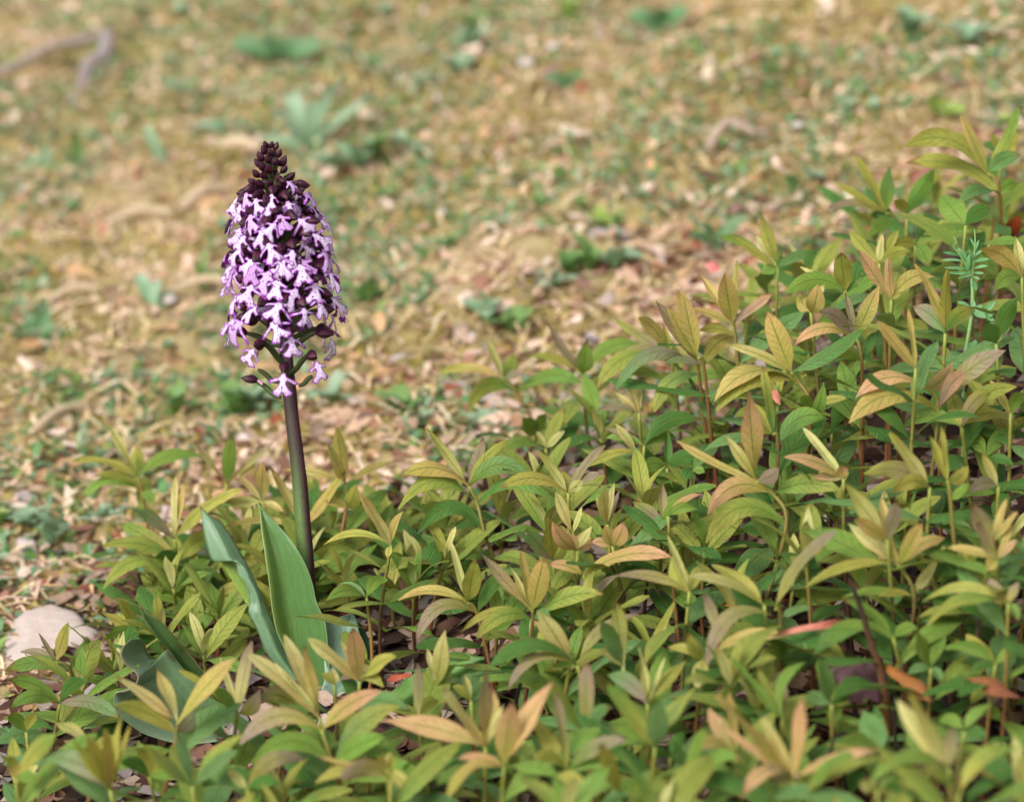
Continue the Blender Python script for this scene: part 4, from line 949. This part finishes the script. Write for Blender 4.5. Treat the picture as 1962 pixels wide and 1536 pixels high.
# twigs
def gp(px, py, h=0.0): return hit(px, py, h)[0]
td = hit(150, 205, 0)[1]
tw = lambda x, y, o=0.: P(x, y, td + o)
stick('forked_twig', [tw(150, 205), tw(158, 165, .01), tw(172, 122, .02), tw(200, 105, .03), tw(207, 62, .04)], [.0040, .0052, .006, .007, .0062], ((132, 118, 114), (150, 138, 138)), 'thick grey-mauve forked twig standing in the far moss', 'twig',
      [([tw(205, 66, .04), tw(150, 78, .06), tw(90, 92, .09), tw(20, 128, .09), tw(-60, 150, .1)], [.005, .004, .0034, .003, .002])])
stick('dry_twig', [gp(1355, 300), gp(1362, 280, .01), gp(1375, 252, .02), gp(1400, 232, .025), gp(1440, 235, .02)], [.0036, .0042, .004, .003, .002], ((164, 144, 130), (180, 158, 138)), 'short pale broken twig leaning over a dark hollow in the moss', 'twig',
      [([gp(1400, 234, .025), gp(1440, 250, .02), gp(1475, 262, .01)], [.003, .0025, .002])])
for i, (a, b, c, d, r, lb) in enumerate(((60, 830, 170, 780, .003, 'grey twig lying on the moss near the left edge of the bed'), (345, 400, 440, 360, .005, 'pale curved bark strip lying behind the orchid spike'), (200, 430, 330, 408, .004, 'straight tan twig lying behind the orchid spike'),
                             (90, 580, 190, 555, .003, 'thin grey twig beside a dark green weed'), (410, 290, 500, 285, .006, 'broad tan bark piece near the long-leaved weed'), (320, 560, 470, 545, .003, 'thin pale twig behind the middle of the orchid spike'))):
    p0, p1 = gp(a, b, .006), gp(c, d, .006); mdl = p0.lerp(p1, .5) + V((0, .004, .006))
    stick('fallen_twig', [p0, mdl, p1], [r, r * 1.1, r * .8], ((184, 162, 134), (194, 172, 142)), lb, 'twig')
for i in range(26):       # thin dead stalks in the bed
    px, py = random.uniform(750, 1950), random.uniform(850, 1540)
    h = random.uniform(.03, .09); p1, d = hit(px, py, h); p0 = V((p1.x + random.uniform(-.02, .02), p1.y + random.uniform(-.01, .02), 0)); p0.z = g(p0.x, p0.y) - .003
    r = stick('dry_stalk', [p0, p0.lerp(p1, .5) + V((random.uniform(-.004, .004), 0, 0)), p1], [.0013, .0011, .0007], ((70, 50, 44), (50, 38, 40)), 'thin dark dead stalk standing between the leafy shoots', 'stalk')
    r['group'] = 'thin dead stalks in the bed'

# ------------------------------------------------------------------ weeds of the open ground
WG = {'b': ((130, 160, 122), (158, 182, 150)), 'g': ((104, 142, 76), (128, 160, 92)), 'l': ((132, 160, 70), (154, 176, 90)), 'd': ((84, 122, 76), (108, 142, 98))}
def blade_weed(px, py, tips, col, label, group=None, name='blade_weed'):
    b0, d = hit(px, py, 0); root = empty(name, b0 - V((0, 0, .003)), label, 'weed', group)
    for tx, ty, wd in tips:
        t0 = P(tx, ty, d - random.uniform(-.01, .025)); zmin = g(t0.x, t0.y) + .006
        if t0.z < zmin: t0.z = zmin
        ch = t0 - b0; c = WG[col]
        me = leaf_mesh(ch, (CP - b0).normalized() * .7 + V((random.uniform(-.4, .4), 0, .7)), wd * d / F, random.uniform(.02, .10), jit(lin(c[0])), jit(lin(c[1])), fold=.25, twist=random.uniform(-.5, .5), nv=9, nu=4, blunt=.7, mat='weed')
        obj('leaf', me, root, V((0, 0, .003)))
blade_weed(592, 285, [(545, 178, 26), (565, 165, 20), (638, 165, 22), (662, 140, 18), (520, 210, 26), (700, 200, 20), (600, 190, 34), (500, 265, 24), (720, 175, 14)], 'b', 'large weed with long upright blue-green blades behind the spike')
blade_weed(505, 262, [(372, 240, 30), (430, 250, 26)], 'b', 'single long pale leaf arching low beside the large blade weed')
blade_weed(312, 330, [(276, 238, 24), (300, 270, 20), (285, 375, 24)], 'b', 'two pale crossed blades left of the large blade weed')
blade_weed(150, 335, [(146, 252, 20), (120, 300, 16), (165, 300, 14)], 'g', 'lone upright green blade tuft in open moss')
blade_weed(80, 330, [(95, 280, 26), (60, 300, 22), (30, 330, 24)], 'b', 'low pale green leaf pair near the lone blade tuft')
blade_weed(385, 560, [(395, 470, 14), (372, 500, 14), (420, 520, 16)], 'g', 'thin upright grass-like weed close behind the spike')
blade_weed(295, 590, [(262, 525, 34), (310, 535, 28), (330, 560, 26)], 'b', 'pale green weed with two broad leaves beside a pale pebble')
blade_weed(60, 665, [(20, 640, 34), (95, 590, 36), (110, 620, 30), (50, 610, 30)], 'd', 'dark green leafy weed beside a thin grey twig')
blade_weed(40, 470, [(20, 440, 34), (55, 445, 36), (45, 455, 30)], 'g', 'small bright green weed in straw litter')
blade_weed(1370, 470, [(1430, 412, 30), (1320, 450, 30), (1345, 430, 22), (1400, 440, 24)], 'd', 'dark green broad-leaved weed at the back edge of the bed')
blade_weed(1085, 165, [(1040, 150, 40), (1120, 145, 40), (1090, 140, 30)], 'd', 'dark green low weed clump far out on the moss')
blade_weed(1270, 50, [(1200, 30, 40), (1320, 20, 44), (1260, 15, 36), (1230, 60, 40)], 'd', 'big dark green clump at the far edge of the moss')
blade_weed(540, 110, [(440, 85, 40), (620, 85, 40), (500, 80, 46), (570, 75, 46), (530, 70, 30)], 'd', 'broad dark green mound behind the large blade weed')
blade_weed(1800, 225, [(1770, 195, 40), (1830, 195, 36), (1800, 185, 34), (1850, 215, 30)], 'l', 'bright yellow-green weed behind the tallest bed shoots')
# small rosettes
ROS = {k: [leaf_mesh(V((.016, 0, .003)), V((0, 0, 1)), random.uniform(.006, .010), random.uniform(.05, .2), jit(lin(WG[k][0])), jit(lin(WG[k][1])), fold=.2, nv=5, nu=2, mat='weed', blunt=.6) for _ in range(3)] for k in WG}
NAMES = {'b': 'small pale blue-green weed rosette growing in the moss', 'g': 'small mid-green weed rosette growing in the moss', 'l': 'small yellow-green weed rosette growing in the moss', 'd': 'small dark green weed rosette growing in the moss'}
spots = [(1130, 525, 'g', 1.7), (1090, 530, 'g', 1.5), (1180, 520, 'b', 1.5), (1060, 560, 'b', 1.5), (1460, 345, 'b', 1.1), (1420, 350, 'g', 1.1), (1550, 350, 'b', 1.1), (1510, 360, 'g', 1.0), (700, 590, 'g', 1.5), (450, 805, 'g', 1.7), (480, 790, 'b', 1.5), (760, 800, 'g', 1.6), (640, 780, 'b', 1.5),
         (340, 800, 'g', 1.6), (930, 620, 'b', 1.7), (980, 640, 'g', 1.4), (900, 100, 'b', 1.8), (880, 150, 'b', 1.8), (900, 60, 'g', 1.8), (1090, 50, 'l', 1.8), (60, 1020, 'b', 1.5), (100, 1050, 'b', 1.5), (150, 960, 'g', 1.4), (200, 1010, 'b', 1.3), (640, 330, 'b', 1.8), (690, 330, 'b', 1.8), (720, 310, 'g', 1.6), (1740, 75, 'b', 1.8), (1850, 90, 'b', 1.6)]
for _ in range(150):
    px, py = random.uniform(-40, 2000), 20 + 1150 * random.random() ** 1.2
    p, d = hit(px, py, 0)
    if in_bed(np.array([p.x]), np.array([p.y]))[0]: continue
    if float(vnoise(p.x * 7 + 40, p.y * 5, 31)) < .42: continue
    spots.append((px, py, random.choice('bbggl'), random.uniform(.5, 1.1)))
for px, py, k, s in spots:
    s *= .9
    p, d = hit(px, py, 0); p.z += .002
    root = empty('weed_rosette', p, NAMES[k], 'weed', NAMES[k].replace('small ', '').replace(' growing', 's growing').replace(' rosettes', ' rosettes'))
    a0 = random.random() * 6; n = random.choice((5, 6, 7, 8))
    for q in range(n):
        az = a0 + 6.283 * q / n + random.uniform(-.25, .25); el = random.uniform(.1, 1.0)
        dvec = V((math.cos(az) * math.cos(el), math.sin(az) * math.cos(el), math.sin(el))); sv = V((-math.sin(az), math.cos(az), 0)); nn = dvec.cross(sv)
        mm = M(((dvec.x, sv.x, nn.x, 0), (dvec.y, sv.y, nn.y, 0), (dvec.z, sv.z, nn.z, 0), (0, 0, 0, 1)))
        obj('leaf', random.choice(ROS[k]), root, mw=mm @ M.Scale(s * random.uniform(.7, 1.2), 4))
# the larger dead leaves on the moss
DL = {'pale pinkish-beige': ((226, 196, 176), (234, 208, 190)), 'tan': ((204, 166, 124), (192, 152, 112)), 'mauve-brown': ((164, 126, 118), (150, 112, 104)), 'rusty red': ((178, 98, 70), (160, 84, 60)), 'cream': ((236, 218, 190), (226, 200, 166))}
DLM = {k: [leaf_mesh(V((.03, 0, 0)), V((0, 0, 1)), random.uniform(.011, .017), random.uniform(0, .15), lin(a), lin(b), fold=random.uniform(-.6, .5), twist=random.uniform(-1, 1), wave=.05, nv=7, nu=4, mat='litter') for _ in range(4)] for k, (a, b) in DL.items()}
wts = [.36, .32, .16, .04, .12]; nd = 0
while nd < 190:
    px, py = random.uniform(-30, 1990), 5 + 1230 * random.random()
    p, d = hit(px, py, .003)
    bedin = in_bed(np.array([p.x]), np.array([p.y]))[0]
    if bedin or (p.xy - STN.xy).length < .07: continue
    k = random.choices(list(DL), wts)[0]; nd += 1
    o = obj('dead_leaf', random.choice(DLM[k]), None, p + V((0, 0, .003)))
    o.rotation_euler = (random.gauss(0, .35), random.gauss(0, .3), random.random() * 6.28); s = random.uniform(.4, .95); o.scale = (s, s * random.uniform(.7, 1.1), s)
    tag(o, f'{k} dead leaf lying on the open moss', 'dead leaf', f'{k} dead leaves on the moss')

# ------------------------------------------------------------------ labels of the shoots
LM = [(OB, 'the orchid'), (VB, 'the vetch'), (ds[0], 'the dead brown stalk'), (sp_, 'the flat pale stone'), (gp(*R2('D', 1700, 960)), 'the dull orange dead leaf'), (gp(*R2('C', 560, 900)), 'the torn orchid leaf tip'),
      (gp(1370, 560), 'the pink withered leaf'), (gp(*R2('H', 1750, 1400)), 'the red-brown curled leaf'), (gp(1480, 900), 'the rose withered leaf'),
      (gp(*R2('D', 600, 1000)), 'the coral dry leaf'), (gp(*R2('B', 1230, 1020)), 'the crimson dead leaf'), (gp(*R2('C', 660, 520)), 'the salmon dead leaf'), (gp(*R2('D', 320, 560)), 'the thin orange dead leaf'),
      (gp(*R2('B', 640, 800)), 'the chewed low orchid leaf')]
def look(codes):
    top = ''.join(codes)
    n = {k: top.count(k) / max(1, len(top)) for k in 'gyomdbpuk'}
    if n['p'] >= .2: return 'pink-flushed bronze'
    if n['u'] + n['b'] >= .3: return 'greyish green'
    if n['g'] + n['k'] >= .42: return 'golden bronze'
    if n['y'] + n['o'] + n['k'] + n['g'] >= .5: return 'yellowish pale-tipped' if n['k'] >= .16 else ('yellow-olive' if n['y'] > n['o'] else 'olive green')
    if n['d'] >= .4: return 'dark green'
    return 'fresh green'
ORD = ['nearest', 'second nearest', 'third nearest', 'fourth nearest', 'fifth nearest', 'sixth nearest', 'seventh nearest', 'eighth nearest', 'ninth nearest', 'tenth nearest']
buck = {}
for root, node, codes in SHOOTS:
    dist, nm = min(((node.xy - p.xy).length, nm) for p, nm in LM); buck.setdefault((('short ' if node.z - g(node.x, node.y) < .068 else 'tall ') + look(codes), nm), []).append((dist, root))
for (lk, nm), lst in buck.items():
    lst.sort(key=lambda t: t[0])
    for i, (dd, root) in enumerate(lst):
        root['category'] = 'leafy shoot'
        if i < 10: root['label'] = f'{lk} leafy shoot, {ORD[i]} of its colour to {nm}' if len(lst) > 1 else f'only {lk} leafy shoot beside {nm}'
        else: root['label'] = f'{lk} leafy shoot farther out around {nm}'
        root['group'] = f'{lk} leafy shoots around {nm}'
